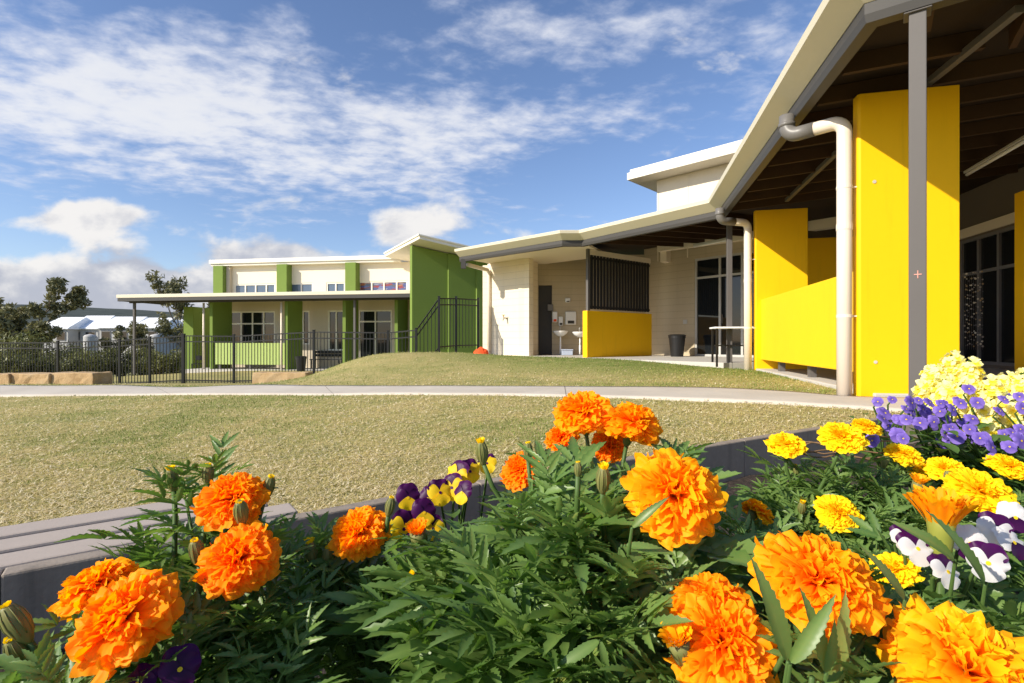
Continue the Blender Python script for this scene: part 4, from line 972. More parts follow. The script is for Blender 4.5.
# buds
def bud_mesh(openness,pm):
    mb=MB(); k=openness
    mb.revolve([(.12,-1.5),(.28,-1.3),(.52,-.8),(.62,-.1),(.56,.5),(.40,.95),(.20,1.2)] if k<.5 else [(.12,-1.5),(.28,-1.3),(.52,-.8),(.64,-.1),(.66,.5)],(0,0,0),14,0)
    for i in range(11):
        a=i*2*math.pi/11; c,s=math.cos(a),math.sin(a)
        mb.tube([(.50*c,.50*s,-.85),(.625*c,.625*s,-.1),(.57*c,.57*s,.5),(.40*c,.40*s,1.0)],[.03,.05,.045,.012],5,0)
    o=mb.build('b',[M['calyx'],pm],None,smooth=True)
    V=np.array([v.co[:] for v in o.data.vertices]); Fq=[list(p.vertices) for p in o.data.polygons]; bpy.data.objects.remove(o)
    me=bpy.data.meshes.new('bud'); rg=np.random.RandomState(int(openness*100)); Vp=[];Fp=[];off=len(V)
    GF=grid_faces(5,4)
    for i in range(14 if k<.5 else 30):
        a=i*2.39996; r=.42*math.sqrt((i+.5)/(14 if k<.5 else 30)); P=petal_grid(.55+.75*k,.17+.12*k,.15+.5*k,.07,4,.2,5,4,rg)
        th=.15+r*(1.0*k); y=np.array([math.sin(th)*math.cos(a),math.sin(th)*math.sin(a),math.cos(th)]); z=np.array([-math.cos(th)*math.cos(a),-math.cos(th)*math.sin(a),math.sin(th)]); x=np.cross(y,z)
        Q=np.array([r*math.cos(a)*(.6 if k<.5 else 1),r*math.sin(a)*(.6 if k<.5 else 1),.72 if k<.5 else .35])+P[:,0:1]*x+P[:,1:2]*y+P[:,2:3]*z; Vp.append(Q); Fp+= (GF+off).tolist(); off+=len(Q)
    VV=np.vstack([V]+Vp); me.from_pydata(VV.tolist(),[],Fq+Fp); me.materials.append(M['calyx']); me.materials.append(pm)
    me.polygons.foreach_set('material_index',[0]*len(Fq)+[1]*len(Fp)); me.polygons.foreach_set('use_smooth',[True]*(len(Fq)+len(Fp)))
    at_=me.attributes.new('tone','FLOAT','POINT'); at_.data.foreach_set('value',np.concatenate([np.random.RandomState(1).rand(len(V))*.7,np.full(len(VV)-len(V),.6)]).astype(np.float32)); me.update(); return me
BUDS={'g':bud_mesh(.05,M['petal_y']),'y':bud_mesh(.35,M['petal_y']),'o':bud_mesh(.6,M['petal_o']),'yo':bud_mesh(.8,M['petal_yo'])}
# marigold leaf variants: pinnate, serrated leaflets
def leaflet(L,Wd,rg,teeth=8,dep=.72):
    n=teeth*2+1; t=np.linspace(0,1,n); w=Wd*np.sin(np.pi*np.clip(t,0,1)**.75)**.8*(1-.15*t); w[0]=Wd*.05; w[-1]=0
    ser=np.where(np.arange(n)%2==0,1.0,dep); yo=np.where(np.arange(n)%2==0,.025*L,0)
    fold=rg.uniform(.25,.7); curl=rg.uniform(.1,.9); zc=-curl*L*.35*t**2; tw=rg.uniform(-.35,.35)*t
    up_=np.abs(w*ser)*fold
    l=np.stack([-w*ser,t*L+yo,zc+up_+w*tw],-1); r=np.stack([w*ser,t*L+yo,zc+up_-w*tw],-1); m=np.stack([0*t,t*L,zc],-1)
    V=np.stack([l,m,r],1).reshape(-1,3); i=np.arange(n*3).reshape(n,3)
    F=np.vstack([np.stack([i[:-1,0],i[:-1,1],i[1:,1],i[1:,0]],-1),np.stack([i[:-1,1],i[:-1,2],i[1:,2],i[1:,1]],-1)])
    return V,F
def strip(P,w):
    P=np.array(P); n=len(P); V=np.vstack([P+[-w,0,.0],P+[0,0,w*.8],P+[w,0,0]]); i=np.arange(n)
    F=np.vstack([np.stack([i[:-1],i[:-1]+n,i[1:]+n,i[1:]],-1),np.stack([i[:-1]+n,i[:-1]+2*n,i[1:]+2*n,i[1:]+n],-1)]); return V,F
def leaf_variant(seed,pairs=5,L=1.0,wid=.060,ll=.43):
    rg=np.random.RandomState(seed); n=9; t=np.linspace(0,1,n); droop=rg.uniform(.1,.5)
    C_=np.stack([.05*np.sin(3*t+rg.rand()*3),t*L,-droop*t**2*L*.5],-1); Vs=[];Fs=[];T=[]; off=0
    V,F=strip(C_[:7],.012); Vs.append(V);Fs.append(F);off+=len(V);T.append(np.full(len(V),.75))
    def put(V,F,o,ang,tilt,tone):
        nonlocal off
        c,s=math.cos(ang),math.sin(ang); ct,st=math.cos(tilt),math.sin(tilt)
        Vt=np.stack([V[:,0],V[:,1]*ct-V[:,2]*st,V[:,1]*st+V[:,2]*ct],-1); Vr=np.stack([Vt[:,0]*c+Vt[:,1]*s,-Vt[:,0]*s+Vt[:,1]*c,Vt[:,2]],-1)+o
        tt=np.full(len(Vr),tone-.10); tt[1::3]+=.38; Vs.append(Vr);Fs.append(F+off);off+=len(Vr);T.append(tt)
    for k in range(pairs):
        f=.16+.62*k/(pairs-1) if pairs>1 else .5; o=np.array([np.interp(f,t,C_[:,j]) for j in range(3)])
        sz=ll*(.62+.38*math.sin(math.pi*(.2+.6*f)))
        for sd in (-1,1):
            V,F=leaflet(sz*rg.uniform(.85,1.1),wid*rg.uniform(.8,1.15)*sz/ll,rg,6); put(V,F,o,sd*R(rg.uniform(38,62)-12*f),rg.uniform(-.2,.35),rg.uniform(.2,.75))
    V,F=leaflet(ll*1.05,wid*1.1,rg,7); put(V,F,np.array([np.interp(.8,t,C_[:,j]) for j in range(3)]),rg.uniform(-.15,.15),-.1,rg.uniform(.3,.7))
    return np.vstack(Vs),np.vstack(Fs),np.concatenate(T)
LEAFV=[leaf_variant(300+k,pairs=4+k%3) for k in range(9)]
LEAFB=[leaf_variant(330+k,pairs=2+k%2,wid=.088,ll=.56) for k in range(5)]     # broader, larger leaflets

LEAFS=[]
for k in range(4):
    V,F=leaflet(1.1,.125,np.random.RandomState(360+k),11,.86); tt=np.full(len(V),.38+.1*k); tt[1::3]+=.35; LEAFS.append((V,F,tt))
CAM=np.array([0,0,CAMZ]); HEADPOS=[]           # (pos, radius): leaves are pruned where they would cover a bloom
class Foliage:
    def __init__(s,rg): s.V=[];s.F=[];s.T=[];s.off=0;s.rg=rg
    def leaf(s,p,d,up,L,variants=None,tone=0,force=False):
        p=np.array(p,float); d=np.array(d,float); d/=np.linalg.norm(d)
        if not force and (np.linalg.norm(p-CAM)<.26 or np.linalg.norm(p+d*L-CAM)<.26): return
        tip=p+d*L
        for hp,hr in (() if force else HEADPOS):              # keep foliage out of and off the blooms
            for q in (p,(p+tip)/2,tip):
                rel=q-CAM; hrel=hp-CAM; dist=np.linalg.norm(rel); hd=np.linalg.norm(hrel)
                if dist<hd+hr*.5:
                    perp=np.linalg.norm(rel/dist*hd-hrel)
                    if perp<hr*.92: return
        up=np.array(up,float); x=np.cross(d,up); 
        if np.linalg.norm(x)<1e-3: x=np.cross(d,[1,0,.1])
        x/=np.linalg.norm(x); z=np.cross(x,d)
        V,F,T=(variants or LEAFV)[s.rg.randint(len(variants or LEAFV))]
        Q=p+L*(V[:,0:1]*x+V[:,1:2]*d+V[:,2:3]*z)
        s.V.append(Q);s.F.append(F+s.off);s.T.append(np.clip(T*.9+s.rg.uniform(-.12,.12)+tone+(.45 if s.rg.rand()<.035 else 0),0,1));s.off+=len(Q)
    def build(s,parent,m,name='foliage'):
        if not s.V: return
        return np_mesh(name,np.vstack(s.V),np.vstack(s.F),m,parent,origin=parent.location,smooth=False,attr=np.concatenate(s.T))
def curve(a,b,rg,n=8,bulge=.05):
    a=np.array(a,float);b=np.array(b,float); L=np.linalg.norm(b-a); c=a*.5+b*.5+np.array([rg.uniform(-1,1)*bulge,rg.uniform(-1,1)*bulge,.12*L]); c[:2]=a[:2]*.62+b[:2]*.38+c[:2]*0+rg.uniform(-bulge,bulge,2)
    t=np.linspace(0,1,n)[:,None]; return (1-t)**2*a+2*t*(1-t)*c+t*t*b
def marigold(label,base,heads,buds,shoots,seed,lsize=.10,broad=.35,group='marigold plants',density=1.0,front=()):
    """heads: (px,py,d,r,kind,variant,axis)"""
    rg=np.random.RandomState(seed); b3=Vector((base[0],base[1],float(soilz(base[0],base[1]))-.01))
    root=empty('marigold_plant',b3,label,'marigold',group); fol=Foliage(rg); st=MB()
    tips=[]
    for (px,py,d,r,kind,var,ax) in heads:
        r*=.87; p=W(px,py,d); axv=Vector(ax).normalized(); me=HEADS[kind,var]
        ho=bpy.data.objects.new('flower_head',me); COL.objects.link(ho); ho.parent=root
        ho.matrix_local=Matrix.Translation(p-axv*r*.15-b3)@rot_to(ax,rg.uniform(0,6.28)).to_4x4()@Matrix.Scale(r*rg.uniform(.96,1.02),4)
        co=bpy.data.objects.new('calyx',CALYX); COL.objects.link(co); co.parent=ho
        end=p-axv*r*1.0; tips.append((end,True,axv))
    for (px,py,d,r,kind,ax) in buds:
        p=W(px,py,d); axv=Vector(ax).normalized(); bo=bpy.data.objects.new('bud',BUDS[kind]); COL.objects.link(bo); bo.parent=root
        bo.matrix_local=Matrix.Translation(p-b3)@rot_to(ax,rg.uniform(0,6)).to_4x4()@Matrix.Scale(r,4); tips.append((p-axv*r*1.15,True,axv))
    for s in shoots:
        q=W(*s[:3])-Vector((0,0,lsize*.3)); rel=np.array(q)-CAM; dd=np.linalg.norm(rel)
        if any(dd<np.linalg.norm(hp-CAM)+.02 and np.linalg.norm(rel/dd*np.linalg.norm(hp-CAM)-(hp-CAM))<hr for hp,hr in HEADPOS): continue
        tips.append((q,False,Vector((0,0,1))))
    for (qx,qy,tx,ty,d) in front:
        a=np.array(W(qx,qy,d)); b=np.array(W(tx,ty,d*.97)); c_=W(qx-6,qy+45,d+.05); L=np.linalg.norm(b-a); fol.leaf(a,b-a,(0,-.7,.7),L/1.15,LEAFS,.05,force=True)
        st.tube([Vector(a),c_,c_*.5+b3*.5+Vector((0,.02,0)),b3],[.0012,.002,.0025,.003],6)
    for end,isf,ax in tips:
        a=np.array([b3.x+rg.uniform(-.04,.04),b3.y+rg.uniform(-.04,.04),b3.z]); C_=curve(a,end,rg,9,.03)
        if isf: C_[-1]=np.array(end); C_[-2]=np.array(end-ax*.02)*.6+C_[-2]*.4
        st.tube([Vector(q) for q in C_],[.0042-.0002*i for i in range(9)] if isf else [.004-.0003*i for i in range(9)],6)
        Ls=np.linalg.norm(np.diff(C_,axis=0),axis=1).sum(); k=int(Ls/.030*density); spin=rg.uniform(0,6)
        for j in range(k):
            f=.22+.78*(j+.5)/k
            if isf and f>.86: continue
            u=f*8; i=min(int(u),7); p=C_[i]+(C_[i+1]-C_[i])*(u-i); td=C_[i+1]-C_[i]; td/=np.linalg.norm(td)
            spin+=1.57+rg.uniform(-.3,.3)
            for sd in (0,math.pi):
                az=spin+sd; out_=np.array([math.cos(az),math.sin(az),0]); el=rg.uniform(.05,.75)-.35*(1-f); dv=out_*math.cos(el)+np.array([0,0,1])*math.sin(el)+td*.15
                L=lsize*rg.uniform(.7,1.2)*(1.05-.35*max(0,f-.6)/.4)
                fol.leaf(p,dv,td+np.array([0,0,.6]),L,LEAFB if rg.rand()<broad else LEAFV)
        if not isf:
            for j in range(4):
                az=rg.uniform(0,6.28); dv=np.array([math.cos(az)*.6,math.sin(az)*.6,rg.uniform(.3,1.0)]); fol.leaf(C_[-1],dv,(0,0,1),lsize*rg.uniform(.45,.75),LEAFV,.12)
    st.build('stem',M['stem'],root,smooth=True)
    fol.build(root,M['leaf']); return root
U=(-.1,-.45,.9)
HL=dict(
A=[(118,613,.40,.0445,'o',0,(-.1,-.62,.75)),(93,578,.455,.036,'o',1,(-.35,-.1,.95)),(237,553,.49,.043,'o',2,(.05,-.62,.78)),(232,493,.55,.042,'o',3,(.15,-.45,.88))],
B=[(358,527,.60,.040,'o',4,(-.05,-.55,.83))],
C=[(583,406,.70,.047,'o',1,(-.15,-.35,.92)),(635,416,.68,.046,'o',0,(.2,-.30,.92)),(677,488,.46,.0495,'o',2,(.0,-.72,.68)),(519,466,.68,.034,'d',3,(-.4,-.5,.75)),(560,434,.76,.030,'d',4,(-.3,-.3,.9)),(610,442,.72,.03,'d',1,(0,-.6,.7))],
D=[(822,570,.375,.050,'o',3,(.05,-.42,.9)),(724,640,.37,.044,'o',4,(-.1,-.68,.72)),(708,600,.40,.036,'o',0,(-.2,-.4,.9))],
E=[(972,660,.325,.052,'e',0,(-.1,-.5,.86))],
F=[(757,507,.74,.031,'m',0,(.55,.15,.8))],
H1=[(787,441,.86,.036,'y',0,(-.1,-.35,.93)),(842,433,.78,.038,'y',1,(-.15,-.45,.88)),(868,424,.86,.027,'y',2,(.2,-.3,.93)),(839,509,.72,.036,'y',3,(-.1,-.55,.83)),(905,451,.88,.032,'y',0,(.05,-.4,.9))],
H2=[(946,466,.85,.033,'y',1,(-.2,-.4,.9)),(984,487,.68,.047,'y',2,(.05,-.55,.83)),(1011,463,.86,.038,'y',3,(.1,-.35,.9)),(922,466,.95,.028,'y',2,(-.4,-.2,.9)),(893,565,.52,.026,'y',0,(-.3,-.2,.9))])
for L_ in HL.values():
    for h in L_: HEADPOS.append((np.array(W(*h[:3])),h[3]*.95))
for bp_ in ((408,495,.72,.05),(440,492,.72,.05),(470,480,.74,.05),(970,545,.5,.05),(1000,530,.5,.05),(930,525,.5,.035)): HEADPOS.append((np.array(W(*bp_[:3])),bp_[3]))
marigold('orange marigold plant at front left with four blooms, beside the bench',(-.30,.46),HL['A'],
 [(16,622,.42,.014,'g',(-.5,-.1,.9)),(18,652,.42,.012,'g',(-.2,-.3,.9)),(197,552,.50,.011,'g',(-.1,-.2,1)),(241,512,.52,.011,'g',(.05,-.3,1)),(172,479,.60,.011,'y',(-.1,-.1,1)),(268,487,.58,.011,'g',(.3,0,1)),(208,474,.60,.010,'g',(0,0,1))],
 [(214,462,.62),(150,545,.55),(186,478,.62),(60,672,.38),(295,610,.52),(185,600,.46),(275,655,.45),(160,640,.42),(320,590,.6),(205,520,.6),(15,670,.42),(255,600,.5)],1,.088,.35,density=.75)
marigold('single bloomed orange marigold plant between the front left plant and the yellow pansies',(-.16,.74),HL['B'],
 [(311,552,.60,.011,'y',(-.1,-.1,1)),(327,556,.60,.009,'g',(.1,-.1,1)),(390,506,.60,.009,'g',(.2,0,1))],
 [(395,530,.62),(330,530,.64),(305,540,.64),(285,545,.64),(350,540,.66),(420,510,.66),(440,500,.68),(300,562,.62),(335,575,.62),(300,585,.66),(365,570,.6),(405,590,.62),(345,615,.58)],2,.085,.35,density=.7)
marigold('tallest orange marigold plant, centre of the bed, with a bushy leafy mound and several blooms',(.10,.58),HL['C'],
 [(482,452,.56,.0105,'y',(-.1,-.1,1)),(603,479,.48,.0105,'y',(0,-.2,1)),(528,451,.62,.009,'g',(0,0,1)),(578,469,.50,.006,'g',(0,0,1)),(418,580,.5,.008,'y',(-.5,-.3,.6)),(419,537,.56,.014,'o',(-.1,-.3,.9)),(594,634,.42,.006,'y',(-.1,-.4,.8))],
 [(440,505,.62),(470,478,.62),(515,495,.54),(556,480,.54),(612,512,.52),(455,545,.54),(405,592,.52),(500,560,.46),(560,560,.44),(618,560,.45),(672,590,.44),(540,618,.42),(600,640,.40),(462,625,.46),(640,600,.45),(500,520,.52),(585,520,.5),(545,655,.40),(640,540,.55),(690,545,.55),(660,660,.42),(480,600,.48),(620,665,.38),(520,590,.44),(690,470,.62),(585,590,.42),(455,475,.64),(420,520,.62),(575,470,.62),(480,505,.58),(610,470,.62)],3,.125,.45,density=.72,front=[(622,545,668,585,.44),(620,548,632,600,.44),(625,545,676,550,.44),(632,528,664,496,.41),(600,640,548,672,.38),(600,640,612,690,.38),(500,590,405,605,.47)])
marigold('orange marigold plant at front right with two big overlapping blooms',(.20,.42),HL['D'],
 [(680,648,.37,.012,'yo',(-.3,-.2,.9))],
 [(762,562,.335),(812,640,.31),(870,600,.37),(790,610,.34),(850,650,.34),(700,560,.48),(760,540,.5),(880,570,.45),(760,670,.36)],4,.075,.7,density=.8,front=[(788,662,764,560,.30),(790,664,838,600,.30),(826,672,812,592,.31),(830,690,856,600,.33),(826,674,840,625,.31),(905,600,872,545,.36),(955,560,905,515,.42),(985,585,950,510,.42)])
marigold('orange marigold bloom at the bottom right corner, cut by the frame',(.30,.44),HL['E'],[],
 [(905,590,.40),(900,640,.37),(1005,600,.42),(960,590,.42),(870,560,.45),(930,620,.38)],5,.08,.6)
marigold('small marigold with one yellow and orange bloom turned away, by the planter wall',(.36,.80),HL['F'],[],[(745,530,.72),(775,530,.74),(730,515,.76)],6,.07,.3)
marigold('yellow marigold plant with five blooms, left of the purple violas',(.50,.88),HL['H1'],
 [(885,461,.85,.009,'y',(.1,-.2,1)),(796,470,.88,.008,'g',(-.1,0,1)),(918,486,.75,.012,'yo',(0,-.3,1)),(802,508,.76,.009,'y',(-.1,-.3,.9))],
 [(780,480,.86),(800,465,.9),(830,475,.82),(860,470,.84),(880,480,.82),(800,500,.78),(860,510,.72),(885,520,.70),(780,505,.82),(900,490,.78),(820,530,.72),(770,495,.86),(870,545,.62),(845,490,.8),(905,470,.88)],7,.072,.4,density=1.2)
marigold('yellow marigold plant at the right edge with a large flat bloom',(.72,.80),HL['H2'],
 [(948,477,.80,.009,'g',(0,0,1))],
 [(930,490,.8),(960,505,.72),(1000,510,.72),(1015,490,.8),(920,510,.72),(945,500,.76),(980,520,.66)],8,.072,.4,density=1.1)
# trumpet shaped half-open bloom
p=W(941,522,.5); b3=Vector((.38,.50,float(soilz(.38,.5))-.01)); root=empty('marigold_plant',b3,'half open orange marigold trumpet standing among white and purple pansies','marigold','marigold plants')
mb=MB(); mb.revolve([(.004,-.046),(.008,-.034),(.0105,-.012),(.0125,.006),(.010,.008)],tuple(p),14); mb.build('calyx',M['cup'],root,smooth=True)
rg=np.random.RandomState(9); Vs=[];Fs=[];off=0; GF=grid_faces(6,6)
for i in range(46):
    a=i*2.39996; rr=.0105*math.sqrt((i+.5)/46); P=petal_grid(.034*rg.uniform(.9,1.1),.0068,.25,.06,4,.2,6,6,rg); th=.12+rr*38*rg.uniform(.8,1.1)
    y=np.array([math.sin(th)*math.cos(a),math.sin(th)*math.sin(a),math.cos(th)]); z=np.array([-math.cos(th)*math.cos(a),-math.cos(th)*math.sin(a),math.sin(th)]); x=np.cross(y,z)
    Q=np.array(p)+np.array([rr*math.cos(a),rr*math.sin(a),-.004])+P[:,0:1]*x+P[:,1:2]*y+P[:,2:3]*z; Vs.append(Q);Fs.append(GF+off);off+=len(Q)
o=np_mesh('flower_head',np.vstack(Vs),np.vstack(Fs),M['petal_yo'],root,origin=b3,smooth=True,attr=np.repeat(rg.rand(46),36)*.6)
mb=MB(); mb.tube([b3,b3*.4+p*.6+Vector((.01,0,-.03)),p-Vector((0,0,.04))],[.004,.004,.0045],6); mb.build('stem',M['stem'],root,smooth=True)
fol=Foliage(rg)
for k in range(16):
    f=rg.uniform(.25,.9); q=np.array(b3)*(1-f)+np.array(p-Vector((0,0,.04)))*f; a=rg.uniform(0,6.28); fol.leaf(q,(math.cos(a),math.sin(a),rg.uniform(.1,.7)),(0,0,1),.08*rg.uniform(.7,1.2),LEAFB)
fol.build(root,M['leaf'])

# ---- pansies and violas
def pansy_mesh(name,mats,seed,round_=1.0):
    """unit radius, faces +Z; petals: two upper (mat 0), two side (mat 1), one lower (mat 2), eye (mat 3)"""
    rg=np.random.RandomState(seed); Vs=[];Fs=[];Mi=[];T=[];off=0; nt,ns=7,9; GF=grid_faces(nt,ns)
    for ang,L,Wd,mi,zo in ((62,1.0,.56,0,-.10),(118,1.0,.56,0,-.13),(8,.86,.50,1,-.02),(172,.86,.50,1,-.03),(-90,.95,.66,2,.03)):
        t=np.linspace(0,1,nt)[:,None]; s=np.linspace(-1,1,ns)[None,:]
        w=Wd*np.sin(np.pi*np.clip(.04+.70*t,0,1))**.8; y=L*(t-.22*t*t*s*s); ph=rg.uniform(0,6)
        x=w*s; z=zo+.07*np.sin(4*s+ph)*t**2+.10*t*(1-t)-.12*t**3+.05*np.sin(6*s+2*ph)*t**3
        a=R(ang+rg.uniform(-5,5))-math.pi/2; c,sn=math.cos(a),math.sin(a)
        Q=np.stack([x*c-y*sn,x*sn+y*c,z+0*x],-1).reshape(-1,3); Vs.append(Q);Fs.append(GF+off);off+=len(Q);Mi+= [mi]*len(GF);T.append(np.clip(np.repeat(np.linspace(.1,.8,nt),ns)+rg.uniform(-.1,.2),0,1))
    n=8; k=np.arange(n)*2*math.pi/n; Q=np.vstack([np.stack([.11*np.cos(k),.11*np.sin(k)-.05,np.full(n,.07)],-1)]); Vs.append(Q); Fs.append(np.array([[0,1,2,3],[0,3,4,7],[4,5,6,7]])+off); Mi+=[3]*3; T.append(np.full(n,.8))
    return mesh_only(name,np.vstack(Vs),np.vstack(Fs),mats,np.concatenate(T),Mi)
PAN={'yp':[pansy_mesh('pansy_bloom',[M['pan_p'],M['pan_y'],M['pan_y'],M['pan_p']],20+k) for k in range(2)]+[pansy_mesh('pansy_bloom',[M['pan_p'],M['pan_p'],M['pan_y'],M['pan_y']],23)],
 'wp':[pansy_mesh('pansy_bloom',[M['pan_p'],M['pan_w'],M['pan_w'],M['pan_y']],30),pansy_mesh('pansy_bloom',[M['pan_w'],M['pan_w'],M['pan_p'],M['pan_y']],31)],
 'p':[pansy_mesh('pansy_bloom',[M['pan_p']]*3+[M['pan_y']],33)],
 'v':[pansy_mesh('viola_bloom',[M['vio'],M['vio'],M['vio'],M['pan_y']],35+k) for k in range(3)]}
def oval_leaf(rg,L,Wd):
    n=7; t=np.linspace(0,1,n); w=Wd*np.sin(np.pi*t**.9)**.8; zc=-.25*L*t**2; V=np.stack([np.stack([-w,t*L,zc+w*.3],-1),np.stack([0*t,t*L,zc],-1),np.stack([w,t*L,zc+w*.3],-1)],1).reshape(-1,3); i=np.arange(n*3).reshape(n,3)
    F=np.vstack([np.stack([i[:-1,0],i[:-1,1],i[1:,1],i[1:,0]],-1),np.stack([i[:-1,1],i[:-1,2],i[1:,2],i[1:,1]],-1)]); return V,F,np.full(len(V),rg.uniform(.2,.8))
OVAL=[oval_leaf(np.random.RandomState(50+k),1,.26+.05*(k%3)) for k in range(4)]
def pansy_plant(name,cat,label,base,blooms,seed,nleaf=60,lsize=.045,spread=.08,group=None,part='bloom'):
    rg=np.random.RandomState(seed); b3=Vector((base[0],base[1],float(soilz(base[0],base[1]))-.005)); root=empty(name,b3,label,cat,group); st=MB(); fol=Foliage(rg)
    for (px,py,d,r,kind,ax) in blooms:
        p=W(px,py,d); me=PAN[kind][rg.randint(len(PAN[kind]))]; o=bpy.data.objects.new(part,me); COL.objects.link(o); o.parent=root
        z=Vector(ax).normalized(); upv=Vector((0,0,1)); y=(upv-z*upv.dot(z)).normalized(); x=y.cross(z); m3=Matrix((x,y,z)).transposed()@Matrix.Rotation(rg.uniform(-.3,.3),3,'Z')
        o.matrix_local=Matrix.Translation(p-b3)@m3.to_4x4()@Matrix.Scale(r,4)
        a=b3+Vector((rg.uniform(-.03,.03),rg.uniform(-.03,.03),0)); e=p-z*r*.25
        C_=[a,a*.5+e*.5+Vector((0,.01,.02)),e+Vector((0,.012,-.012)),e]; st.tube(C_,[.0022,.002,.0018,.0015],5)
        for k in range(max(2,nleaf//len(blooms))):
            f=rg.uniform(.1,.85); q=np.array(a)*(1-f)+np.array(e)*f+rg.uniform(-1,1,3)*np.array([spread,spread,.02])*(.4+.4*f); az=rg.uniform(0,6.28)
            fol.leaf(q,(math.cos(az),math.sin(az),rg.uniform(0,.8)),(0,0,1),lsize*rg.uniform(.6,1.3),OVAL)
    st.build('stem',M['stem'],root,smooth=True); fol.build(root,M['leaf_pansy']); return root
def rax(rg,a=.5): return (rg.uniform(-a,a)-.1,-1,rg.uniform(.0,.9))
rg=np.random.RandomState(61)
YP=[(408,497,.72,.020),(424,512,.70,.020),(404,528,.69,.024),(440,492,.73,.021),(452,487,.74,.021),(456,474,.76,.022),(470,471,.77,.020),(487,463,.79,.018),(433,528,.70,.018),(462,492,.72,.018),(415,545,.68,.018),(428,498,.75,.018)]
pansy_plant('pansy_plant','pansy','yellow and dark purple pansies behind the central marigold bush',(-.09,.80),[(a,b,c,r,'yp',(rg.uniform(-.7,.5),-1,rg.uniform(.1,.8))) for a,b,c,r in YP],62,70,.045,group='pansy plants')
WP=[(917,548,.50,.018),(970,543,.50,.019),(996,530,.53,.019),(1013,542,.52,.018),(947,571,.48,.017),(988,562,.48,.019),(1015,517,.56,.018),(905,538,.53,.015)]
pansy_plant('pansy_plant','pansy','white and purple pansies at the right edge below the yellow marigolds',(.46,.56),[(a,b,c,r,'wp',(rg.uniform(-.6,.3),-1,rg.uniform(.2,.9))) for a,b,c,r in WP],63,60,.04,group='pansy plants')
pansy_plant('pansy_plant','pansy','plain dark purple pansy low at the bottom left',(-.25,.42),[(180,668,.40,.017,'p',(.5,-.8,.4)),(138,683,.39,.014,'p',(0,-.8,.6))],64,14,.04,group='pansy plants')
pansy_plant('pansy_plant','pansy','tiny purple pansy bloom low in the shade left of the central bush',(-.10,.62),[(462,604,.52,.010,'p',(0,-1,.3)),(452,598,.53,.008,'p',(.3,-1,.5))],66,8,.03,group='pansy plants')
# violas: four clumps
vrg=np.random.RandomState(70)
cl=[('viola_plant','left most clump of small blue violet violas, beside the planter wall',(.80,1.06),[(878,402),(893,400),(905,408),(884,419),(900,421),(912,412),(897,436),(876,432),(872,437),(888,425)]),
 ('viola_plant','clump of blue violet violas in front of the tallest pale snapdragons',(.92,1.04),[(918,401),(930,402),(939,412),(926,413),(945,403),(934,424),(948,418),(958,402),(940,404),(920,422),(952,428),(912,402)]),
 ('viola_plant','viola clump under the pale snapdragons, mixed into the yellow blooms',(1.00,1.0),[(960,396),(968,389),(978,404),(973,418),(958,437),(969,430),(984,440),(966,424),(950,440),(947,434),(976,433)]),
 ('viola_plant','viola clump at the right edge of the bed above the yellow marigolds',(1.08,1.0),[(1004,400),(1020,396),(1012,432),(1021,440),(1016,424),(1010,446),(1022,408),(1000,410),(992,448)])]
for k,(nm,lb,bs_,pts) in enumerate(cl):
    pansy_plant(nm,'viola',lb,bs_,[(x+vrg.uniform(-1,1),y+vrg.uniform(-1,1),1.03+vrg.uniform(-.05,.05)-.002*(y-400),.0128*vrg.uniform(.75,1.3),'v',(vrg.uniform(-.7,.5),-1,vrg.uniform(.1,.9))) for x,y in pts+[(a_+vrg.uniform(-9,9),b_+vrg.uniform(-4,12)) for a_,b_ in pts[::2]]],71+k,150,.030,.10,group='viola clumps')
# snapdragons: spikes of two lipped ruffled blossoms
def blossom_mesh(seed):
    rg=np.random.RandomState(seed); Vs=[];Fs=[];Mi=[];T=[];off=0; nt,ns=6,7; GF=grid_faces(nt,ns)
    for ang,L,Wd,mi,th in ((65,1.0,.5,0,1.0),(115,1.0,.5,0,1.0),(-30,.95,.5,0,1.25),(-90,.8,.5,1,1.0),(-150,.95,.5,0,1.25),(-70,.5,.45,1,.35),(-110,.5,.45,1,.35)):
        P=petal_grid(L,Wd,.9,.10,4,.15,nt,ns,rg,tipround=.22); a=R(ang+rg.uniform(-12,12)); th+=rg.uniform(-.15,.15)
        y=np.array([math.sin(th)*math.cos(a),math.sin(th)*math.sin(a),math.cos(th)]); z=np.array([-math.cos(th)*math.cos(a),-math.cos(th)*math.sin(a),math.sin(th)]); x=np.cross(y,z)
        Q=np.array([0,0,-.25])+P[:,0:1]*x+P[:,1:2]*y+P[:,2:3]*z; Vs.append(Q);Fs.append(GF+off);off+=len(Q);Mi+=[mi]*len(GF);T.append(np.repeat(np.linspace(.1,.9,nt),ns))
    mb=MB(); mb.tube([(0,0,-.95),(0,0,-.5),(0,0,-.15)],[.14,.24,.30],8); 
    Q=np.array([list(v) for v in mb.v]); qf=np.array([f for f in mb.f if len(f)==4]); Vs.append(Q);Fs.append(qf+off);Mi+=[0]*len(qf);T.append(np.full(len(Q),.5))
    return mesh_only('blossom',np.vstack(Vs),np.vstack(Fs),[M['snap'],M['snap_y']],np.concatenate(T),Mi)
BL=[blossom_mesh(80+k) for k in range(5)]
srg=np.random.RandomState(90)
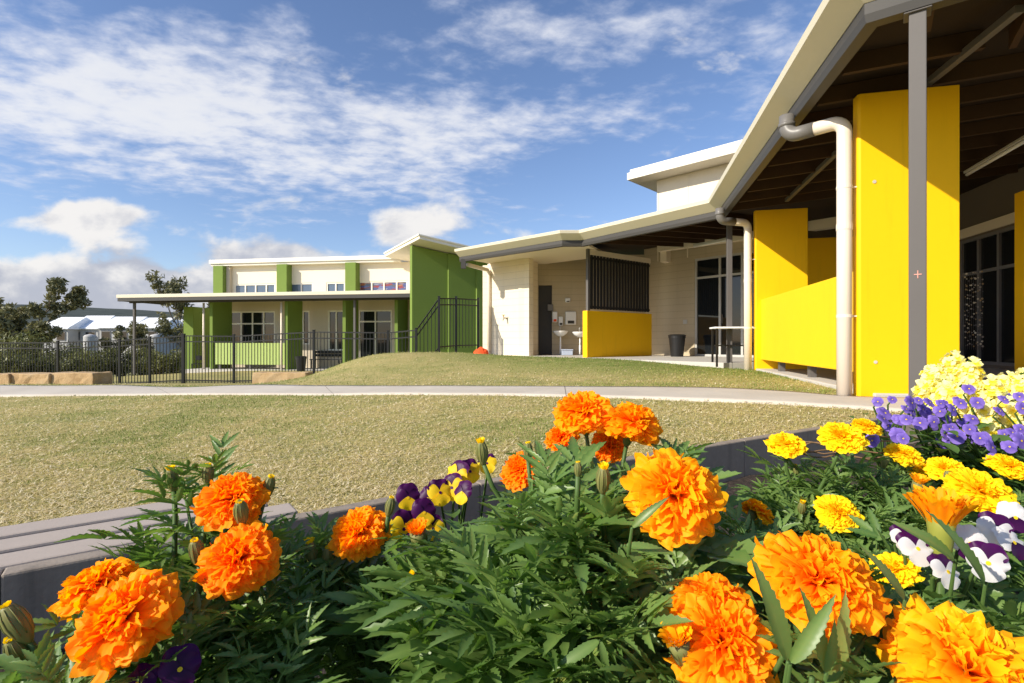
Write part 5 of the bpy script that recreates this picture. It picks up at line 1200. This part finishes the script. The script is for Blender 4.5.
spikes=[(935,372,405,1.16,'pale yellow snapdragon spike at the left of the snapdragon patch'),(952,360,400,1.20,'tallest pale yellow snapdragon spike, in front of the yellow blade wall'),(970,366,408,1.16,'pale yellow snapdragon spike right of the tallest one, near its top'),
 (944,385,412,1.10,'short snapdragon spike just above the middle violas'),(990,384,424,1.14,'snapdragon spike below the dark doorway, with violas at its foot'),(1006,380,418,1.18,'snapdragon spike second from the right edge'),(1022,378,420,1.14,'snapdragon spike cut by the right edge'),
 (962,390,436,1.08,'low snapdragon spike among violas at the centre of the patch'),(985,410,436,1.04,'low snapdragon spike with cream blooms above the yellow marigolds'),(1012,405,440,1.04,'low snapdragon spike at the right edge above the marigolds')]
for k,(px,py0,py1,d,lb) in enumerate(spikes):
    tp_=W(px,py0,d); bt=W(px+srg.uniform(-6,6),py1,d); bx_,by_=bt.x+srg.uniform(-.02,.02),bt.y+.02; b3=Vector((bx_,by_,float(soilz(bx_,by_))-.005))
    root=empty('snapdragon_plant',b3,lb,'snapdragon','snapdragon spikes'); mb=MB(); mb.tube([b3,b3*.5+bt*.5,bt,tp_],[.004,.0035,.003,.002],6); mb.build('stem',M['stem'],root,smooth=True)
    n=int(16+ (py1-py0)*.35)
    for i in range(n):
        f=(i+.5)/n; q=bt.lerp(tp_,f); a=i*2.39996+srg.uniform(-.3,.3); out_=Vector((math.cos(a),math.sin(a),.35+.5*f)).normalized(); r=.021*(1.15-.45*f)*srg.uniform(.85,1.15); off_=out_*(r*1.35)
        o=bpy.data.objects.new('blossom',BL[srg.randint(5)]); COL.objects.link(o); o.parent=root
        z=out_; upv=Vector((0,0,1)); y=(upv-z*upv.dot(z)).normalized(); x=y.cross(z)
        o.matrix_local=Matrix.Translation(q+off_-b3)@Matrix((x,y,z)).transposed().to_4x4()@Matrix.Scale(r,4)
    fol=Foliage(srg)
    for i in range(26):
        f=srg.uniform(.1,1.0); q=np.array(b3.lerp(bt,f)); a=srg.uniform(0,6.28); fol.leaf(q,(math.cos(a),math.sin(a),srg.uniform(.2,1)),(0,0,1),.055*srg.uniform(.6,1.2),OVAL)
    for i in range(3):
        a=srg.uniform(0,6.28); fol.leaf(np.array(tp_),(math.cos(a)*.3,math.sin(a)*.3,1),(0,1,0),.014,OVAL)
    fol.build(root,M['leaf_pansy'])
# dry twigs on the yellow marigold plant
mb=MB(); a=W(795,448,.9); rg=np.random.RandomState(4)
for k in range(5):
    q=a+Vector((rg.uniform(0,.01),0,rg.uniform(-.01,.012))); pts=[q+Vector((.02*i,.006*math.sin(i+k),.004*math.sin(i*1.3+k)-.0012*(k-2)*i)) for i in range(9)]; mb.tube(pts,.0014,5)
o=mb.build('dry_twig',M['straw'],None,smooth=True,loc=tuple(a)); tag(o,'bundle of dry brown twigs lying across the yellow marigold plant','twigs')

# hanging collage in the classroom window
t=empty('window_collage',(0,0,0),'hanging strands of small pale shapes behind the veranda glazing at right','decoration')
mb=MB(); rg=np.random.RandomState(12); c0=W(964,275,9.55); c1=W(981,275,9.2)
for i in range(9):
    f=i/8; x=c0.x+(c1.x-c0.x)*f-.03; y=c0.y+(c1.y-c0.y)*f-.06
    z=1.75
    mb.tube([(x,y,1.78),(x,y,.35)],.002,4,0)
    while z>.4:
        s=rg.uniform(.010,.020); mb.revolve([(.001,-s),(s*.8,-s*.5),(s*.8,s*.5),(.001,s)],(x+rg.uniform(-.012,.012),y,z),6,int(rg.randint(0,4))); z-=rg.uniform(.05,.15)
mb.build('strand',[M['steel'],M['cream'],M['sandstone'],M['bench']],t)

# ------------------------------------------------------------------ world, sun, camera
HEAD=R(31); EL=R(30.5)
w=bpy.data.worlds.new('World'); SC.world=w; w.use_nodes=True; t=NT(w)
bg=t.n['Background']; out=t.n['World Output']
sky=t.new('ShaderNodeTexSky'); sky.sky_type='NISHITA'; sky.sun_disc=False; sky.sun_elevation=EL
sx_,sy_=-math.cos(HEAD),-math.sin(HEAD); sky.sun_rotation=math.atan2(sx_,sy_)%(2*math.pi); sky.altitude=50; sky.air_density=1.0; sky.dust_density=.6; sky.ozone_density=2.2
hs=t.new('ShaderNodeHueSaturation'); hs.inputs['Saturation'].default_value=1.03; t.link(sky.outputs[0],hs.inputs['Color']); t.link(t.mix(1.0,hs.outputs[0],(1.0,.98,1.08),'MULTIPLY'),bg.inputs['Color']); bg.inputs['Strength'].default_value=.13
tc=t.new('ShaderNodeTexCoord'); sp=t.new('ShaderNodeSeparateXYZ'); t.link(tc.outputs['Generated'],sp.inputs[0]); X_,Y_,Z_=sp.outputs
ys_=t.math('MAXIMUM',Y_,.05); u=t.math('DIVIDE',X_,ys_); v=t.math('DIVIDE',Z_,ys_)
def gauss(cu,cv,ru,rv,amp,tilt=0):
    du=t.math('SUBTRACT',u,cu); dv=t.math('SUBTRACT',v,cv)
    if tilt: dv=t.math('SUBTRACT',dv,t.math('MULTIPLY',du,tilt))
    q=t.math('ADD',t.math('POWER',t.math('ABSOLUTE',t.math('DIVIDE',du,ru)),2),t.math('POWER',t.math('ABSOLUTE',t.math('DIVIDE',dv,rv)),2))
    return t.math('MULTIPLY',t.math('EXPONENT',t.math('MULTIPLY',q,-1.0)),amp)
def addall(L_):
    r=L_[0]
    for x in L_[1:]: r=t.math('ADD',r,x)
    return r
zc=t.math('ADD',t.math('MAXIMUM',Z_,.01),.10); U=t.math('DIVIDE',X_,zc); Vv=t.math('DIVIDE',Y_,zc)
cb=t.new('ShaderNodeCombineXYZ'); t.link(U,cb.inputs[0]); t.link(Vv,cb.inputs[1]); 
mp=t.new('ShaderNodeMapping'); mp.inputs['Rotation'].default_value=(0,0,R(-28)); mp.inputs['Scale'].default_value=(.95,1.25,1); t.link(cb.outputs[0],mp.inputs[0]); P_=mp.outputs[0]
nA=t.noise(P_,1.5,10,.58,.15); nB=t.noise(P_,8.5,6,.58,.15); nC=t.noise(P_,3.2,5,.5,.2)
mask=addall([gauss(-.85,.48,.55,.20,1.25,-.12),gauss(-.35,.44,.40,.09,.65,-.08),gauss(.32,.60,.50,.12,.62,.0),gauss(.22,.43,.50,.07,.55,.14),gauss(-.25,.30,.35,.07,.45,-.1),gauss(-.2,.63,.6,.08,.2)])
dens=t.math('ADD',t.math('MULTIPLY',nA,.85),t.math('ADD',t.math('MULTIPLY',nB,.75),t.math('MULTIPLY',nC,.30)))
dens=t.math('ADD',dens,t.math('MULTIPLY',mask,.42))
hi=t.math('MULTIPLY',t.math('MULTIPLY',t.sstep(dens,1.12,1.56),.84),t.sstep(Y_,.05,.3))
# low cumulus
cb2=t.new('ShaderNodeCombineXYZ'); t.link(u,cb2.inputs[0]); t.link(t.math('MULTIPLY',v,1.7),cb2.inputs[1]); cb2.inputs[2].default_value=3.7
ld_=t.noise(cb2.outputs[0],5.0,9,.55,.15)
vo=t.new('ShaderNodeVectorMath',operation='ADD'); t.link(cb2.outputs[0],vo.inputs[0]); vo.inputs[1].default_value=(-.035,.055,0)
ld2=t.noise(vo.outputs[0],5.0,6,.55,.15)
lm=addall([gauss(-1.0,.08,.50,.07,.82),gauss(-.62,.09,.33,.07,.7),gauss(-.80,.245,.11,.03,.72),gauss(-.95,.235,.12,.03,.6),gauss(-.212,.225,.075,.042,.90),gauss(-.42,.17,.17,.035,.6),gauss(.9,.05,.5,.06,.3)])
ldens=t.math('ADD',ld_,t.math('MULTIPLY',lm,.42)); lo=t.math('MULTIPLY',t.sstep(ldens,.62,.78),.96)
lit=t.sstep(t.math('ADD',t.math('SUBTRACT',ld_,ld2),t.math('MULTIPLY',t.math('SUBTRACT',v,.15),.9)),-.14,.16)
ccol=t.mix(lit,(.40,.42,.49),(.76,.74,.72))
hcol=t.mix(t.sstep(dens,1.2,1.7),(.58,.62,.74),(.76,.76,.77))
bgh=t.new('ShaderNodeBackground'); t.link(hcol,bgh.inputs[0]); bgl=t.new('ShaderNodeBackground'); t.link(ccol,bgl.inputs[0])
above=t.sstep(Z_,-.01,.02)
m1=t.new('ShaderNodeMixShader'); t.link(t.math('MULTIPLY',hi,t.sstep(Z_,.02,.2)),m1.inputs[0]); t.link(bg.outputs[0],m1.inputs[1]); t.link(bgh.outputs[0],m1.inputs[2])
m2=t.new('ShaderNodeMixShader'); t.link(t.math('MULTIPLY',lo,above),m2.inputs[0]); t.link(m1.outputs[0],m2.inputs[1]); t.link(bgl.outputs[0],m2.inputs[2])
t.link(m2.outputs[0],out.inputs['Surface'])

sl_=bpy.data.lights.new('sun','SUN'); sl_.energy=5.0; sl_.angle=R(.53); sl_.color=(1,.925,.79); so_=bpy.data.objects.new('sun',sl_); COL.objects.link(so_)
tr=Vector((math.cos(HEAD)*math.cos(EL),math.sin(HEAD)*math.cos(EL),-math.sin(EL))); so_.rotation_euler=tr.to_track_quat('-Z','Y').to_euler()
cam=bpy.data.cameras.new('camera'); co=bpy.data.objects.new('camera',cam); COL.objects.link(co); co.location=(0,0,CAMZ); co.rotation_euler=(R(90),0,0)
cam.sensor_width=36; cam.lens=18; cam.clip_start=.02; cam.clip_end=8000; SC.camera=co
SC.view_settings.view_transform='Standard'; SC.view_settings.look='None'; SC.view_settings.gamma=1; SC.view_settings.exposure=.30
SC.cycles.use_denoising=True
SC.cycles.max_bounces=8; SC.cycles.transparent_max_bounces=4
